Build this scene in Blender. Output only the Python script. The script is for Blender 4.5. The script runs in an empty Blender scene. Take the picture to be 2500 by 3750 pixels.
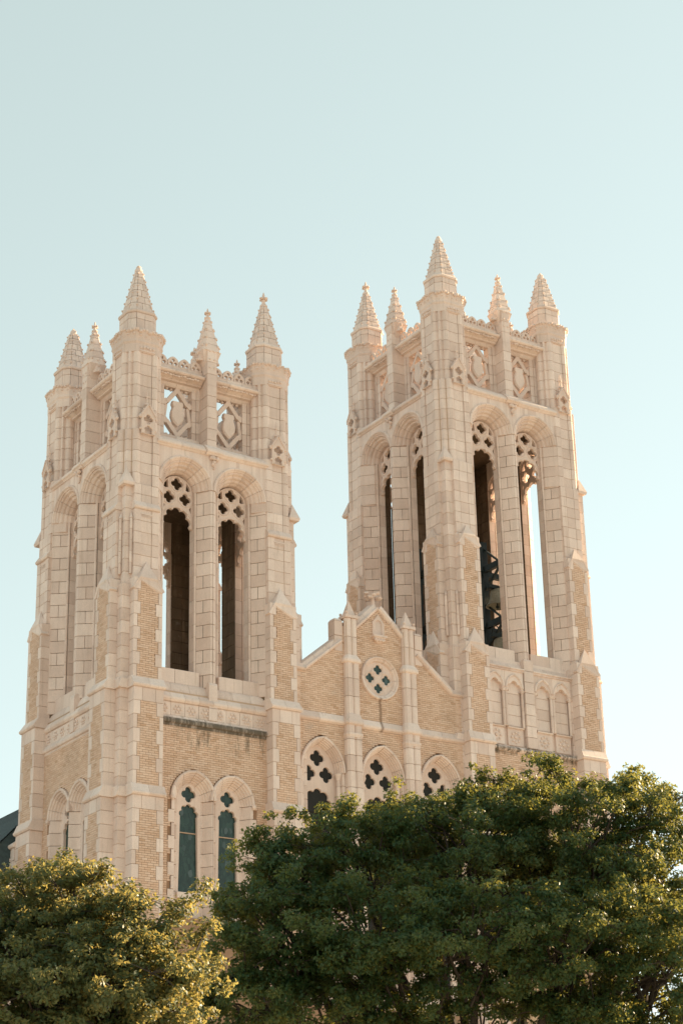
import bpy, math, random
import numpy as np
from math import sin, cos, pi, sqrt, radians, atan2
from mathutils import Matrix, Vector, noise as mnoise

# ------------------------------------------------------------------ camera
scene = bpy.context.scene
COL = scene.collection
CAM = np.array([-31.277, -60.187, 1.7])
YAW, PITCH, ROLL, FPX = 0.590826, 0.387018, -0.0242767, 7305.05
_f = np.array([sin(YAW)*cos(PITCH), cos(YAW)*cos(PITCH), sin(PITCH)])
_r = np.array([cos(YAW), -sin(YAW), 0.0]); _u = np.cross(_r, _f)
C_R = cos(ROLL)*_r + sin(ROLL)*_u; C_U = -sin(ROLL)*_r + cos(ROLL)*_u; C_F = _f
cd = bpy.data.cameras.new('camera'); cam = bpy.data.objects.new('camera', cd); COL.objects.link(cam)
cam.matrix_world = Matrix(((C_R[0], C_U[0], -C_F[0], CAM[0]), (C_R[1], C_U[1], -C_F[1], CAM[1]),
                           (C_R[2], C_U[2], -C_F[2], CAM[2]), (0, 0, 0, 1)))
cd.sensor_fit = 'VERTICAL'; cd.sensor_height = 36.0; cd.lens = FPX/3750*36.0
cd.clip_start = 0.5; cd.clip_end = 6000
scene.camera = cam

# ------------------------------------------------------------------ light
SUN_EL, SUN_AZ = radians(20), radians(88)      # azimuth from +y (the depth axis) towards +x
world = bpy.data.worlds.new('World'); scene.world = world; world.use_nodes = True
wn = world.node_tree.nodes; wl = world.node_tree.links
bg = wn['Background']
sky = wn.new('ShaderNodeTexSky'); sky.sky_type = 'NISHITA'; sky.sun_disc = False
sky.sun_elevation = SUN_EL; sky.sun_rotation = SUN_AZ
sky.air_density = 1.0; sky.dust_density = 0.8; sky.ozone_density = 1.2; sky.altitude = 200
hsv = wn.new('ShaderNodeHueSaturation'); hsv.inputs['Saturation'].default_value = 0.34
hsv.inputs['Hue'].default_value = 0.425
wl.new(sky.outputs[0], hsv.inputs['Color'])
veil = wn.new('ShaderNodeMix'); veil.data_type = 'RGBA'; veil.inputs[0].default_value = 0.42      # thin even high haze
veil.inputs[7].default_value = (3.05, 3.70, 3.50, 1); wl.new(hsv.outputs[0], veil.inputs[6]); wl.new(veil.outputs[2], bg.inputs['Color'])
bg.inputs['Strength'].default_value = 0.068
sd = bpy.data.lights.new('sun', 'SUN'); sun = bpy.data.objects.new('sun', sd); COL.objects.link(sun)
sd.energy = 5.0; sd.angle = radians(0.5); sd.color = (1.0, 0.76, 0.46)
sdir = Vector((sin(SUN_AZ)*cos(SUN_EL), cos(SUN_AZ)*cos(SUN_EL), sin(SUN_EL)))
sun.rotation_euler = sdir.to_track_quat('Z', 'Y').to_euler(); sun.location = (60, 20, 60)
vs = scene.view_settings
vs.view_transform = 'Standard'; vs.look = 'None'; vs.exposure = 1.74; vs.gamma = 1.0; vs.use_curve_mapping = False
scene.cycles.max_bounces = 8; scene.cycles.transparent_max_bounces = 8

random.seed(7); RNG = np.random.default_rng(7)

# ------------------------------------------------------------------ materials
def mat(name):
    m = bpy.data.materials.new(name); m.use_nodes = True
    nt = m.node_tree; return m, nt, nt.nodes['Principled BSDF'], nt.nodes, nt.links
def nd(nt, typ, **kw):
    n = nt.nodes.new(typ)
    for k, v in kw.items():
        if hasattr(n, k) and not k.startswith('i_'): setattr(n, k, v)
    return n
def mth(nt, op, a, b=None, c=None, clamp=False):
    n = nt.nodes.new('ShaderNodeMath'); n.operation = op; n.use_clamp = clamp
    for i, v in enumerate((a, b, c)):
        if v is None: continue
        if isinstance(v, (int, float)): n.inputs[i].default_value = v
        else: nt.links.new(v, n.inputs[i])
    return n.outputs[0]
def ramp(nt, v, a, b, c=0.0, d=1.0):
    n = nt.nodes.new('ShaderNodeMapRange'); n.clamp = True
    nt.links.new(v, n.inputs[0])
    for i, x in enumerate((a, b, c, d)): n.inputs[i+1].default_value = x
    return n.outputs[0]
def noi(nt, vec, scale, detail=3, rough=0.55):
    n = nt.nodes.new('ShaderNodeTexNoise'); n.inputs['Scale'].default_value = scale
    n.inputs['Detail'].default_value = detail; n.inputs['Roughness'].default_value = rough
    if vec is not None: nt.links.new(vec, n.inputs['Vector'])
    return n.outputs[0]
def scl(nt, vec, s):
    n = nt.nodes.new('ShaderNodeVectorMath'); n.operation = 'MULTIPLY'; nt.links.new(vec, n.inputs[0]); n.inputs[1].default_value = s
    return n.outputs[0]
def mixc(nt, fac, a, b):
    n = nt.nodes.new('ShaderNodeMix'); n.data_type = 'RGBA'
    if isinstance(fac, (int, float)): n.inputs[0].default_value = fac
    else: nt.links.new(fac, n.inputs[0])
    for i, v in ((6, a), (7, b)):
        if isinstance(v, tuple): n.inputs[i].default_value = v+(1,) if len(v) == 3 else v
        else: nt.links.new(v, n.inputs[i])
    return n.outputs[2]
def gain(nt, col, val):
    n = nt.nodes.new('ShaderNodeHueSaturation'); nt.links.new(col, n.inputs['Color']); nt.links.new(val, n.inputs['Value'])
    return n.outputs[0]
def tone(nt):
    g = nt.nodes.new('ShaderNodeNewGeometry'); o = nt.nodes.new('ShaderNodeObjectInfo')
    return mth(nt, 'FRACT', mth(nt, 'ADD', g.outputs['Random Per Island'], mth(nt, 'MULTIPLY', o.outputs['Random'], 7.3))), g.outputs['Position']
def band(nt, z, a, b, soft):
    return mth(nt, 'MULTIPLY', ramp(nt, z, a-soft, a), ramp(nt, z, b, b+soft, 1.0, 0.0))
DX_ = 14.464
def stains(nt, pos, col, algae=True):
    """weathering with its own shape: algae along the two drip mouldings, the rust streak under the rose window"""
    s = nt.nodes.new('ShaderNodeSeparateXYZ'); nt.links.new(pos, s.inputs[0]); X, Y, Z = s.outputs
    st = noi(nt, scl(nt, pos, (5.0, 5.0, .8)), 1.0, 4, .7)
    if algae:
        yb = band(nt, Y, -1.03, -.80, .02)
        left = mth(nt, 'MULTIPLY', band(nt, X, .62, 5.0, .02), yb); right = mth(nt, 'MULTIPLY', band(nt, X, DX_+.62, DX_+5.0, .02), yb)
        low = mth(nt, 'MULTIPLY', band(nt, Z, 20.7, 21.47, .35), left)
        line = mth(nt, 'MULTIPLY', band(nt, Z, 21.25, 21.50, .05), left)
        low2 = mth(nt, 'MULTIPLY', band(nt, Z, 22.2, 22.46, .12), right)
        fac = mth(nt, 'MAXIMUM', mth(nt, 'MULTIPLY', low, ramp(nt, st, .50, .75)), mth(nt, 'MULTIPLY', line, ramp(nt, st, .18, .52)))
        fac = mth(nt, 'MAXIMUM', fac, mth(nt, 'MULTIPLY', low2, ramp(nt, st, .40, .60)))
        col = mixc(nt, mth(nt, 'MULTIPLY', fac, .88), col, (.060, .048, .026))
    wob = mth(nt, 'MULTIPLY', mth(nt, 'SUBTRACT', noi(nt, scl(nt, pos, (0, 0, 2.2)), 1.0, 2), .5), .07)
    dx = mth(nt, 'ABSOLUTE', mth(nt, 'SUBTRACT', mth(nt, 'SUBTRACT', X, 10.03), wob))
    rust = mth(nt, 'MULTIPLY', mth(nt, 'MULTIPLY', ramp(nt, dx, .0, .10, 1, 0), band(nt, Z, 22.25, 23.5, .1)), ramp(nt, st, .3, .5, .5, 1))
    return mixc(nt, mth(nt, 'MULTIPLY', rust, .75), col, (.13, .06, .025))

def stone_mat(name, c0, c1, rough=.85, algae=True):
    m, nt, bs, N, L = mat(name)
    t, pos = tone(nt)
    col = mixc(nt, t, c0, c1)
    big = noi(nt, pos, .9, 4, .6); spk = noi(nt, pos, 34, 3, .75); med = noi(nt, scl(nt, pos, (3, 3, .9)), 1.0, 4, .6)
    val = mth(nt, 'ADD', mth(nt, 'ADD', ramp(nt, big, .25, .75, .90, 1.06), ramp(nt, spk, .25, .75, -.13, .13)), ramp(nt, med, .25, .75, -.07, .07))
    col = gain(nt, col, val)
    col = mixc(nt, ramp(nt, med, .55, .8, 0, .35), col, (.46, .33, .24))
    run = noi(nt, scl(nt, pos, (7, 7, .45)), 1.0, 4, .65)                  # rain streaks
    col = mixc(nt, ramp(nt, run, .56, .78, 0, .42), col, (.40, .30, .22))
    col = mixc(nt, ramp(nt, noi(nt, pos, 2.3, 5, .7), .60, .78, 0, .30), col, (.50, .44, .38))
    col = stains(nt, pos, col, algae)
    L.new(col, bs.inputs['Base Color']); bs.inputs['Roughness'].default_value = rough
    bs.inputs['Specular IOR Level'].default_value = .25
    b = N.new('ShaderNodeBump'); b.inputs['Strength'].default_value = .35; b.inputs['Distance'].default_value = .01
    L.new(spk, b.inputs['Height']); L.new(b.outputs[0], bs.inputs['Normal'])
    return m
STONE = stone_mat('pale_pink_stone', (.685, .54, .465), (.82, .68, .60))
STONE_CARVED = stone_mat('carved_stone', (.71, .56, .48), (.77, .62, .54))
MORTAR = stone_mat('stone_mortar', (.47, .325, .23), (.53, .375, .27))
INNER_SHADED = stone_mat('belfry_inner_stone_shaded', (.13, .092, .06), (.17, .12, .08))  # inner stone with the belfry's deep shade put into its colour

def brick_mat():
    m, nt, bs, N, L = mat('buff_brick')
    t, pos = tone(nt)
    t2 = mth(nt, 'FRACT', mth(nt, 'MULTIPLY', t, 17.31))
    col = mixc(nt, t, (.65, .435, .305), (.75, .55, .42))
    col = mixc(nt, ramp(nt, t2, .86, 1.0, 0, .55), col, (.48, .28, .16))
    spk = noi(nt, pos, 45, 3, .7); big = noi(nt, pos, .8, 4)
    col = gain(nt, col, mth(nt, 'ADD', ramp(nt, spk, .25, .75, -.12, .12), ramp(nt, big, .25, .75, .86, 1.08)))
    col = mixc(nt, ramp(nt, noi(nt, pos, 1.7, 5, .6), .62, .75, 0, .5), col, (.60, .50, .43))
    col = stains(nt, pos, col)
    L.new(col, bs.inputs['Base Color']); bs.inputs['Roughness'].default_value = .9
    b = N.new('ShaderNodeBump'); b.inputs['Strength'].default_value = .3; b.inputs['Distance'].default_value = .006
    L.new(spk, b.inputs['Height']); L.new(b.outputs[0], bs.inputs['Normal'])
    return m
BRICK = brick_mat()
def brick_mortar():
    m, nt, bs, N, L = mat('brick_mortar'); t, pos = tone(nt)
    col = mixc(nt, noi(nt, pos, 3, 4), (.29, .17, .10), (.37, .23, .145))
    col = stains(nt, pos, col)
    L.new(col, bs.inputs['Base Color']); bs.inputs['Roughness'].default_value = .95
    return m
BMORTAR = brick_mortar()
def far_brick():
    m, nt, bs, N, L = mat('brick_wall_far')
    g = N.new('ShaderNodeNewGeometry'); bt = N.new('ShaderNodeTexBrick')
    s = N.new('ShaderNodeSeparateXYZ'); L.new(g.outputs['Position'], s.inputs[0])
    c = N.new('ShaderNodeCombineXYZ'); L.new(mth(nt, 'ADD', s.outputs[0], s.outputs[1]), c.inputs[0]); L.new(s.outputs[2], c.inputs[1])
    L.new(c.outputs[0], bt.inputs['Vector']); bt.inputs['Scale'].default_value = 1.0
    bt.inputs['Brick Width'].default_value = .226; bt.inputs['Row Height'].default_value = .0787; bt.inputs['Mortar Size'].default_value = .006
    bt.inputs['Color1'].default_value = (.56, .37, .23, 1); bt.inputs['Color2'].default_value = (.64, .45, .29, 1); bt.inputs['Mortar'].default_value = (.25, .16, .1, 1)
    L.new(bt.outputs[0], bs.inputs['Base Color']); bs.inputs['Roughness'].default_value = .9
    return m
FARBRICK = far_brick()
def glass_mat():
    m, nt, bs, N, L = mat('leaded_glass')
    g = N.new('ShaderNodeNewGeometry'); pos = g.outputs['Position']
    v = N.new('ShaderNodeTexVoronoi'); v.inputs['Scale'].default_value = 9; L.new(scl(nt, pos, (1, 1, .6)), v.inputs['Vector'])
    ve = N.new('ShaderNodeTexVoronoi'); ve.feature = 'DISTANCE_TO_EDGE'; ve.inputs['Scale'].default_value = 9; L.new(scl(nt, pos, (1, 1, .6)), ve.inputs['Vector'])
    s = N.new('ShaderNodeSeparateColor'); L.new(v.outputs['Color'], s.inputs[0])
    col = mixc(nt, s.outputs[0], (.009, .028, .022), (.026, .062, .048))
    col = mixc(nt, ramp(nt, s.outputs[1], .9, 1, 0, .6), col, (.10, .14, .14))
    col = mixc(nt, ramp(nt, ve.outputs['Distance'], .0, .03, .8, 0), col, (.01, .014, .014))
    L.new(col, bs.inputs['Base Color']); bs.inputs['Roughness'].default_value = .32
    b = N.new('ShaderNodeBump'); b.inputs['Strength'].default_value = .5; b.inputs['Distance'].default_value = .02
    L.new(s.outputs[2], b.inputs['Height']); L.new(b.outputs[0], bs.inputs['Normal'])
    return m
GLASS = glass_mat()
def plain(name, c, rough=.7, metal=0.0, var=.12, scale=6):
    m, nt, bs, N, L = mat(name); t, pos = tone(nt)
    base = N.new('ShaderNodeRGB'); base.outputs[0].default_value = c+(1,)
    col = gain(nt, base.outputs[0], mth(nt, 'ADD', ramp(nt, noi(nt, pos, scale, 4), .25, .75, 1-var, 1+var), ramp(nt, t, 0, 1, -var*.5, var*.5)))
    L.new(col, bs.inputs['Base Color']); bs.inputs['Roughness'].default_value = rough; bs.inputs['Metallic'].default_value = metal
    return m
SLATE = plain('dark_slate', (.035, .058, .062), .75, 0, .3, 9)
STEEL = plain('black_painted_steel', (.012, .022, .022), .5, 0, .3)
BRONZE = plain('weathered_bronze', (.42, .38, .29), .45, .35, .2, 14)
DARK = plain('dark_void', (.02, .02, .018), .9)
BARK = plain('oak_bark', (.060, .046, .035), .95, 0, .35, 18)
def leaf_mat(name, c0, c1, tr):
    m, nt, bs, N, L = mat(name); t, pos = tone(nt)
    out = N['Material Output']
    big = noi(nt, pos, .8, 3)
    col = mixc(nt, mth(nt, 'MULTIPLY', mth(nt, 'ADD', t, big), .5), c0, c1)
    L.new(col, bs.inputs['Base Color']); bs.inputs['Roughness'].default_value = .5
    bs.inputs['Specular IOR Level'].default_value = .4
    ts = N.new('ShaderNodeBsdfTranslucent'); L.new(mixc(nt, t, tr, (tr[0]*1.25, tr[1]*1.05, tr[2])), ts.inputs['Color'])
    mx = N.new('ShaderNodeMixShader'); mx.inputs[0].default_value = .40
    L.new(bs.outputs[0], mx.inputs[1]); L.new(ts.outputs[0], mx.inputs[2]); L.new(mx.outputs[0], out.inputs[0])
    return m
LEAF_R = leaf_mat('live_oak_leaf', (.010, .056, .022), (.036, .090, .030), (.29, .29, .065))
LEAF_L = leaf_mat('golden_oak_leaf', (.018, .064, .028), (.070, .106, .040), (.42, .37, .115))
def ground_mat():
    m, nt, bs, N, L = mat('pale_paving'); g = N.new('ShaderNodeNewGeometry'); pos = g.outputs['Position']
    col = mixc(nt, noi(nt, pos, .15, 5), (.34, .31, .27), (.44, .40, .35))
    col = gain(nt, col, ramp(nt, noi(nt, pos, 30, 3), .3, .7, .85, 1.1))
    L.new(col, bs.inputs['Base Color']); bs.inputs['Roughness'].default_value = .95
    return m
GROUND = ground_mat()

# ------------------------------------------------------------------ mesh helpers
def mesh_from(name, V, Fc, material, smooth=False):
    me = bpy.data.meshes.new(name); me.from_pydata([tuple(v) for v in V], [], Fc); me.update()
    if material: me.materials.append(material)
    if smooth:
        me.polygons.foreach_set('use_smooth', [True]*len(me.polygons))
    return me
def link(name, me, parent=None, loc=(0, 0, 0)):
    o = bpy.data.objects.new(name, me); COL.objects.link(o); o.location = loc
    if parent is not None: o.parent = parent
    return o
class Geo:
    """collects vertices and faces for ONE mesh"""
    def __init__(s): s.v = []; s.f = []
    def add(s, V, Fc):
        n = len(s.v); s.v.extend([tuple(map(float, p)) for p in V]); s.f.extend([tuple(i+n for i in q) for q in Fc]); return s
    def box(s, x0, x1, y0, y1, z0, z1):
        return s.add([(x0,y0,z0),(x1,y0,z0),(x1,y1,z0),(x0,y1,z0),(x0,y0,z1),(x1,y0,z1),(x1,y1,z1),(x0,y1,z1)],
                     [(0,3,2,1),(4,5,6,7),(0,1,5,4),(1,2,6,5),(2,3,7,6),(3,0,4,7)])
    def geo(s, g): return s.add(*g)
def inset(poly, g):
    n = len(poly); out = []
    for i in range(n):
        p0, p1, p2 = poly[i-1], poly[i], poly[(i+1) % n]
        a = (p1[0]-p0[0], p1[1]-p0[1]); b = (p2[0]-p1[0], p2[1]-p1[1])
        la = math.hypot(*a) or 1e-9; lb = math.hypot(*b) or 1e-9
        na = (-a[1]/la, a[0]/la); nb = (-b[1]/lb, b[0]/lb)
        d = 1+na[0]*nb[0]+na[1]*nb[1]
        d = max(d, .35)
        out.append((p1[0]+g*(na[0]+nb[0])/d, p1[1]+g*(na[1]+nb[1])/d))
    return out
def prism(poly, z0, z1, gap=.006, bev=.009):
    """bevelled block over a plan polygon (ccw)"""
    if sum(p[0]*q[1]-q[0]*p[1] for p, q in zip(poly, list(poly[1:])+[poly[0]])) < 0: poly = poly[::-1]
    a = inset(poly, gap) if gap else list(poly); z0 += gap; z1 -= gap
    if bev <= 0: rings = [(a, z0), (a, z1)]
    else:
        b = inset(a, bev); rings = [(b, z0), (a, z0+bev), (a, z1-bev), (b, z1)]
    n = len(poly); V = [(x, y, z) for r, z in rings for x, y in r]; Fc = []
    for k in range(len(rings)-1):
        for i in range(n):
            j = (i+1) % n; Fc.append((k*n+i, k*n+j, (k+1)*n+j, (k+1)*n+i))
    Fc.append(tuple(range(n-1, -1, -1))); m = (len(rings)-1)*n; Fc.append(tuple(range(m, m+n)))
    return V, Fc
def frustum(p0, z0, p1, z1):
    n = len(p0); V = [(x, y, z0) for x, y in p0]+[(x, y, z1) for x, y in p1]
    return V, [(i, (i+1) % n, n+(i+1) % n, n+i) for i in range(n)]+[tuple(range(n-1, -1, -1)), tuple(range(n, 2*n))]
def loft(rings, cap=True):
    """rings: list of equal length 3d rings"""
    n = len(rings[0]); V = [p for r in rings for p in r]; Fc = []
    for k in range(len(rings)-1):
        for i in range(n):
            j = (i+1) % n; Fc.append((k*n+i, k*n+j, (k+1)*n+j, (k+1)*n+i))
    if cap: Fc.append(tuple(range(n-1, -1, -1))); m = (len(rings)-1)*n; Fc.append(tuple(range(m, m+n)))
    return V, Fc
def rect(x0, x1, y0, y1): return [(x0, y0), (x1, y0), (x1, y1), (x0, y1)]
def octo(cx, cy, h, k): return [(cx-k,cy-h),(cx+k,cy-h),(cx+h,cy-k),(cx+h,cy+k),(cx+k,cy+h),(cx-k,cy+h),(cx-h,cy+k),(cx-h,cy-k)]
def lump(c, r, seed=0, squash=(1, 1, 1)):
    """small carved knob: low-poly noisy ball (24 tris)"""
    V = [(0, 0, 1)]; rs = random.Random(seed)
    for zz in (.45, -.45):
        for i in range(6):
            a = i*pi/3+(.5 if zz < 0 else 0); w = sqrt(1-zz*zz); V.append((w*cos(a), w*sin(a), zz))
    V.append((0, 0, -1))
    V = [tuple(c[q]+r*squash[q]*v[q]*(.8+.4*rs.random()) for q in range(3)) for v in V]
    Fc = [(0, 1+i, 1+(i+1) % 6) for i in range(6)]+[(1+i, 7+i, 1+(i+1) % 6) for i in range(6)]+[(1+(i+1) % 6, 7+i, 7+(i+1) % 6) for i in range(6)]+[(13, 7+(i+1) % 6, 7+i) for i in range(6)]
    return V, Fc
def tube(pts, rad, n=6):
    rings = []
    for i, p in enumerate(pts):
        p = Vector(p); t = (Vector(pts[min(i+1, len(pts)-1)])-Vector(pts[max(i-1, 0)])).normalized()
        a = t.orthogonal().normalized(); b = t.cross(a); r = rad[i] if hasattr(rad, '__len__') else rad
        rings.append([tuple(p+a*r*cos(2*pi*j/n)+b*r*sin(2*pi*j/n)) for j in range(n)])
    # keep the frames from twisting
    for i in range(1, len(rings)):
        best = min(range(n), key=lambda s: sum((Vector(rings[i][(j+s) % n])-Vector(rings[i-1][j])).length for j in range(n)))
        rings[i] = [rings[i][(j+best) % n] for j in range(n)]
    return loft(rings)
def bar(p0, p1, w, d):
    """square bar between two points, w across, d in y-ish"""
    p0, p1 = Vector(p0), Vector(p1); t = (p1-p0).normalized()
    b = Vector((0, 1, 0)) if abs(t.y) < .9 else Vector((0, 0, 1)); a = t.cross(b).normalized(); b = a.cross(t)
    q = [(-1, -1), (1, -1), (1, 1), (-1, 1)]
    return loft([[tuple(p+a*x*w/2+b*y*d/2) for x, y in q] for p in (p0, p1)])
def lathe(c, prof, n=16):
    rings = [[(c[0]+r*cos(2*pi*j/n), c[1]+r*sin(2*pi*j/n), c[2]+z) for j in range(n)] for r, z in prof]
    return loft(rings)
def clip_flat(outline, holes, y0, y1, bevel=.012, res=4):
    """flat plate with holes in the x-z plane between depths y0 < y1 -> (V, F).  Uses Blender's own curve fill."""
    cu = bpy.data.curves.new('tmp', 'CURVE'); cu.dimensions = '2D'; cu.fill_mode = 'BOTH'
    cu.extrude = max((y1-y0)/2-bevel, .002); cu.bevel_depth = bevel; cu.bevel_resolution = 0; cu.offset = -bevel
    for lp in [outline]+holes:
        sp = cu.splines.new('POLY'); sp.points.add(len(lp)-1)
        for i, (x, z) in enumerate(lp): sp.points[i].co = (x, z, 0, 1)
        sp.use_cyclic_u = True
    ob = bpy.data.objects.new('tmp', cu); COL.objects.link(ob)
    bpy.context.view_layer.update()
    me = ob.to_mesh(); ym = (y0+y1)/2
    V = [(v.co.x, ym-v.co.z, v.co.y) for v in me.vertices]; Fc = [tuple(p.vertices) for p in me.polygons]
    ob.to_mesh_clear(); bpy.data.objects.remove(ob); bpy.data.curves.remove(cu)
    return V, Fc
def arc(cx, cz, r, a0, a1, n): return [(cx+r*cos(a0+(a1-a0)*i/n), cz+r*sin(a0+(a1-a0)*i/n)) for i in range(n+1)]
def quatrefoil(cx, cz, r, n=6, rot=0.0, lobes=4):
    """outline of lobes circles round a centre, overall radius r"""
    d = r*.54; q = r*.46; out = []
    for k in range(lobes):
        a = rot+pi/2+k*2*pi/lobes; half = pi/lobes
        lx, lz = cx+d*cos(a), cz+d*sin(a)
        # circle meets the bisector ray at angle a+-half
        disc = q*q-(d*sin(half))**2
        t = d*cos(half)+(sqrt(disc) if disc > 0 else 0)*(-1 if False else 1)
        t = d*cos(half)+sqrt(max(disc, 0)) if disc > 0 else d*cos(half)
        px, pz = cx+t*cos(a-half), cz+t*sin(a-half); e0 = atan2(pz-lz, px-lx)
        px, pz = cx+t*cos(a+half), cz+t*sin(a+half); e1 = atan2(pz-lz, px-lx)
        while e1 < e0: e1 += 2*pi
        out += arc(lx, lz, q, e0, e1, n)
    return out
def pointed(cx, zs, a, rise, n=10):
    """pointed arch from right springing to left springing"""
    R = (a*a+rise*rise)/(2*a); off = R-a; th = math.acos(off/R) if off < R else 0
    rt = [(cx-off+R*cos(t), zs+R*sin(t)) for t in [th*i/n for i in range(n+1)]]
    lf = [(2*cx-x, z) for x, z in rt[::-1]]
    return rt+lf[1:]
def foiled_head(cx, zs, a, lobes=5, q=None):
    """cusped head of a light, from the right springing over to the left"""
    r = a*(.70 if lobes == 5 else .52); q = q or a*(.29 if lobes == 5 else .46)
    C = [(cx+r*cos(pi*(k+.25)/(lobes-.5)), zs+1.08*r*sin(pi*(k+.25)/(lobes-.5))) for k in range(lobes)]
    cuts = []
    for (x0, z0), (x1, z1) in zip(C, C[1:]):
        D = math.hypot(x1-x0, z1-z0); m = ((x0+x1)/2, (z0+z1)/2); h = sqrt(max(q*q-D*D/4, 1e-6)); n = ((z1-z0)/D, -(x1-x0)/D)
        cuts.append((m[0]+n[0]*h, m[1]+n[1]*h))
    out = []
    for k, (x, z) in enumerate(C):
        e0 = atan2(cuts[k-1][1]-z, cuts[k-1][0]-x) if k else -.9
        e1 = atan2(cuts[k][1]-z, cuts[k][0]-x) if k < lobes-1 else pi+.9
        while e1 < e0: e1 += 2*pi
        while e1-e0 > 2*pi: e1 -= 2*pi
        out += arc(x, z, q, e0, e1, 6)
    return out

# ------------------------------------------------------------------ things and registries
def setp(o, **kw):
    for k, v in kw.items():
        if v is not None: o[k] = v
    return o
def project(p):
    d = np.asarray(p)-CAM; z = d@C_F; return 1250+FPX*(d@C_R)/z, 1875-FPX*(d@C_U)/z
class Thing:
    def __init__(s, name, label, cat, loc, group=None):
        s.root = bpy.data.objects.new(name, None); COL.objects.link(s.root); s.root.location = loc
        setp(s.root, label=label, category=cat, group=group); s.loc = np.array(loc, float); s.reg = {}; s.cache = {}
    def part(s, name, g, material, parent=None, smooth=False, label=None, kind=None):
        V = np.array(g.v if isinstance(g, Geo) else g[0], float); Fc = g.f if isinstance(g, Geo) else g[1]
        o = link(name, mesh_from(name, V-s.loc, Fc, material, smooth), parent or s.root); setp(o, label=label, kind=kind); return o
    def piece(s, name, g, material, parent=None, vis=True):
        s.reg.setdefault(name, []).append((np.array(g[0], float), g[1], material, parent or s.root, vis))
    def finish(s, limit=300, minarea=60):
        for name, lst in s.reg.items():
            sc = []
            for V, Fc, m, par, vis in lst:
                if not vis: sc.append(0); continue
                pp = np.array([project(p) for p in V]); mn, mx = pp.min(0), pp.max(0); c = (mn+mx)/2
                ok = 0 < c[0] < 2500 and c[1] < (3080 if c[0] < 880 else 2780)
                sc.append((mx-mn).prod() if ok else 0)
            order = np.argsort(-np.array(sc)); rest = {}
            for rank, i in enumerate(order):
                V, Fc, m, par, vis = lst[i]
                if rank < limit and sc[i] > minarea:
                    c = V.mean(0); key = (name, m.name, len(V), tuple(np.round(V-c, 3).ravel()))
                    me = s.cache.get(key)
                    if me is None: me = s.cache[key] = mesh_from(name, V-c, Fc, m)
                    link(name, me, par, c-s.loc)
                else: rest.setdefault(m.name, (m, Geo()))[1].add(V-s.loc, Fc)
            for m, g in rest.values():
                o = link(name, mesh_from(name, g.v, g.f, m), s.root); o['kind'] = 'stuff'

# ------------------------------------------------------------------ ground
gp = link('ground', mesh_from('ground', [(-3000,-3000,0),(3000,-3000,0),(3000,3000,0),(-3000,3000,0)], [(0,1,2,3)], GROUND)); gp['kind'] = 'structure'

# ------------------------------------------------------------------ bell towers
S = 5.6; DX = 14.464; CRS = .472; BRK = .0787
def courses(z0, z1, h=CRS):
    n = max(1, round((z1-z0)/h)); return [(z0+(z1-z0)*i/n, z0+(z1-z0)*(i+1)/n) for i in range(n)]
def rot(k, X0):
    def T(p):
        dx, dy = p[0]-S/2, p[1]-S/2
        for _ in range(k): dx, dy = dy, -dx
        q = (X0+S/2+dx, S/2+dy); return q+tuple(p[2:])
    return T
def tgeo(T, g): return [T(p) for p in g[0]], g[1]
def brick_field(th, name, par, u0, u1, z0, z1, yo, T, vis=True, holes=None, depth=.055, flip=False):
    r = 0; z = z0
    n = max(1, round((z1-z0)/BRK)); h = (z1-z0)/n
    for i in range(n):
        za, zb = z0+i*h+.0055, z0+(i+1)*h-.0055
        spans = [(u0, u1)]
        if holes:
            for a, b in holes((za+zb)/2):
                spans = [q for s0, s1 in spans for q in ((s0, min(s1, a)), (max(s0, b), s1)) if q[1]-q[0] > .03]
        for s0, s1 in spans:
            st = math.floor((s0-u0)/.226)*.226+u0-(.113 if i % 2 else 0)
            x = st
            while x < s1:
                a, b = max(x, s0), min(x+.226, s1); x += .226
                if b-a < .03: continue
                y = yo+random.uniform(0, .006)
                V = [(a+.005, y, za), (b-.005, y, za), (b-.005, y, zb), (a+.005, y, zb), (a+.005, yo+depth, za), (b-.005, yo+depth, za), (b-.005, yo+depth, zb), (a+.005, yo+depth, zb)]
                Fc = [(0, 1, 2, 3), (1, 5, 6, 2), (4, 0, 3, 7), (3, 2, 6, 7), (4, 5, 1, 0)]
                if flip: Fc = [q[::-1] for q in Fc]
                th.piece(name, ([T(p) for p in V], Fc), BRICK, par, vis)
def extrude_profile(prof, u0, u1):
    """prof: (y, z) points, closed polygon; along x"""
    n = len(prof); V = [(u, y, z) for u in (u0, u1) for y, z in prof]
    a = sum(prof[i][0]*prof[(i+1) % n][1]-prof[(i+1) % n][0]*prof[i][1] for i in range(n))
    Fc = [(i, n+i, n+(i+1) % n, (i+1) % n) for i in range(n)]+[tuple(range(n)), tuple(range(2*n-1, n-1, -1))]
    if a > 0: Fc = [q[::-1] for q in Fc]
    return V, Fc
def run_profile(th, name, par, prof, u0, u1, T, vis, seg=.95, m=None):
    n = max(1, round((u1-u0)/seg))
    for i in range(n):
        a, b = u0+(u1-u0)*i/n, u0+(u1-u0)*(i+1)/n
        th.piece(name, tgeo(T, extrude_profile(prof, a+.005, b-.005)), m or STONE, par, vis)
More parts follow.
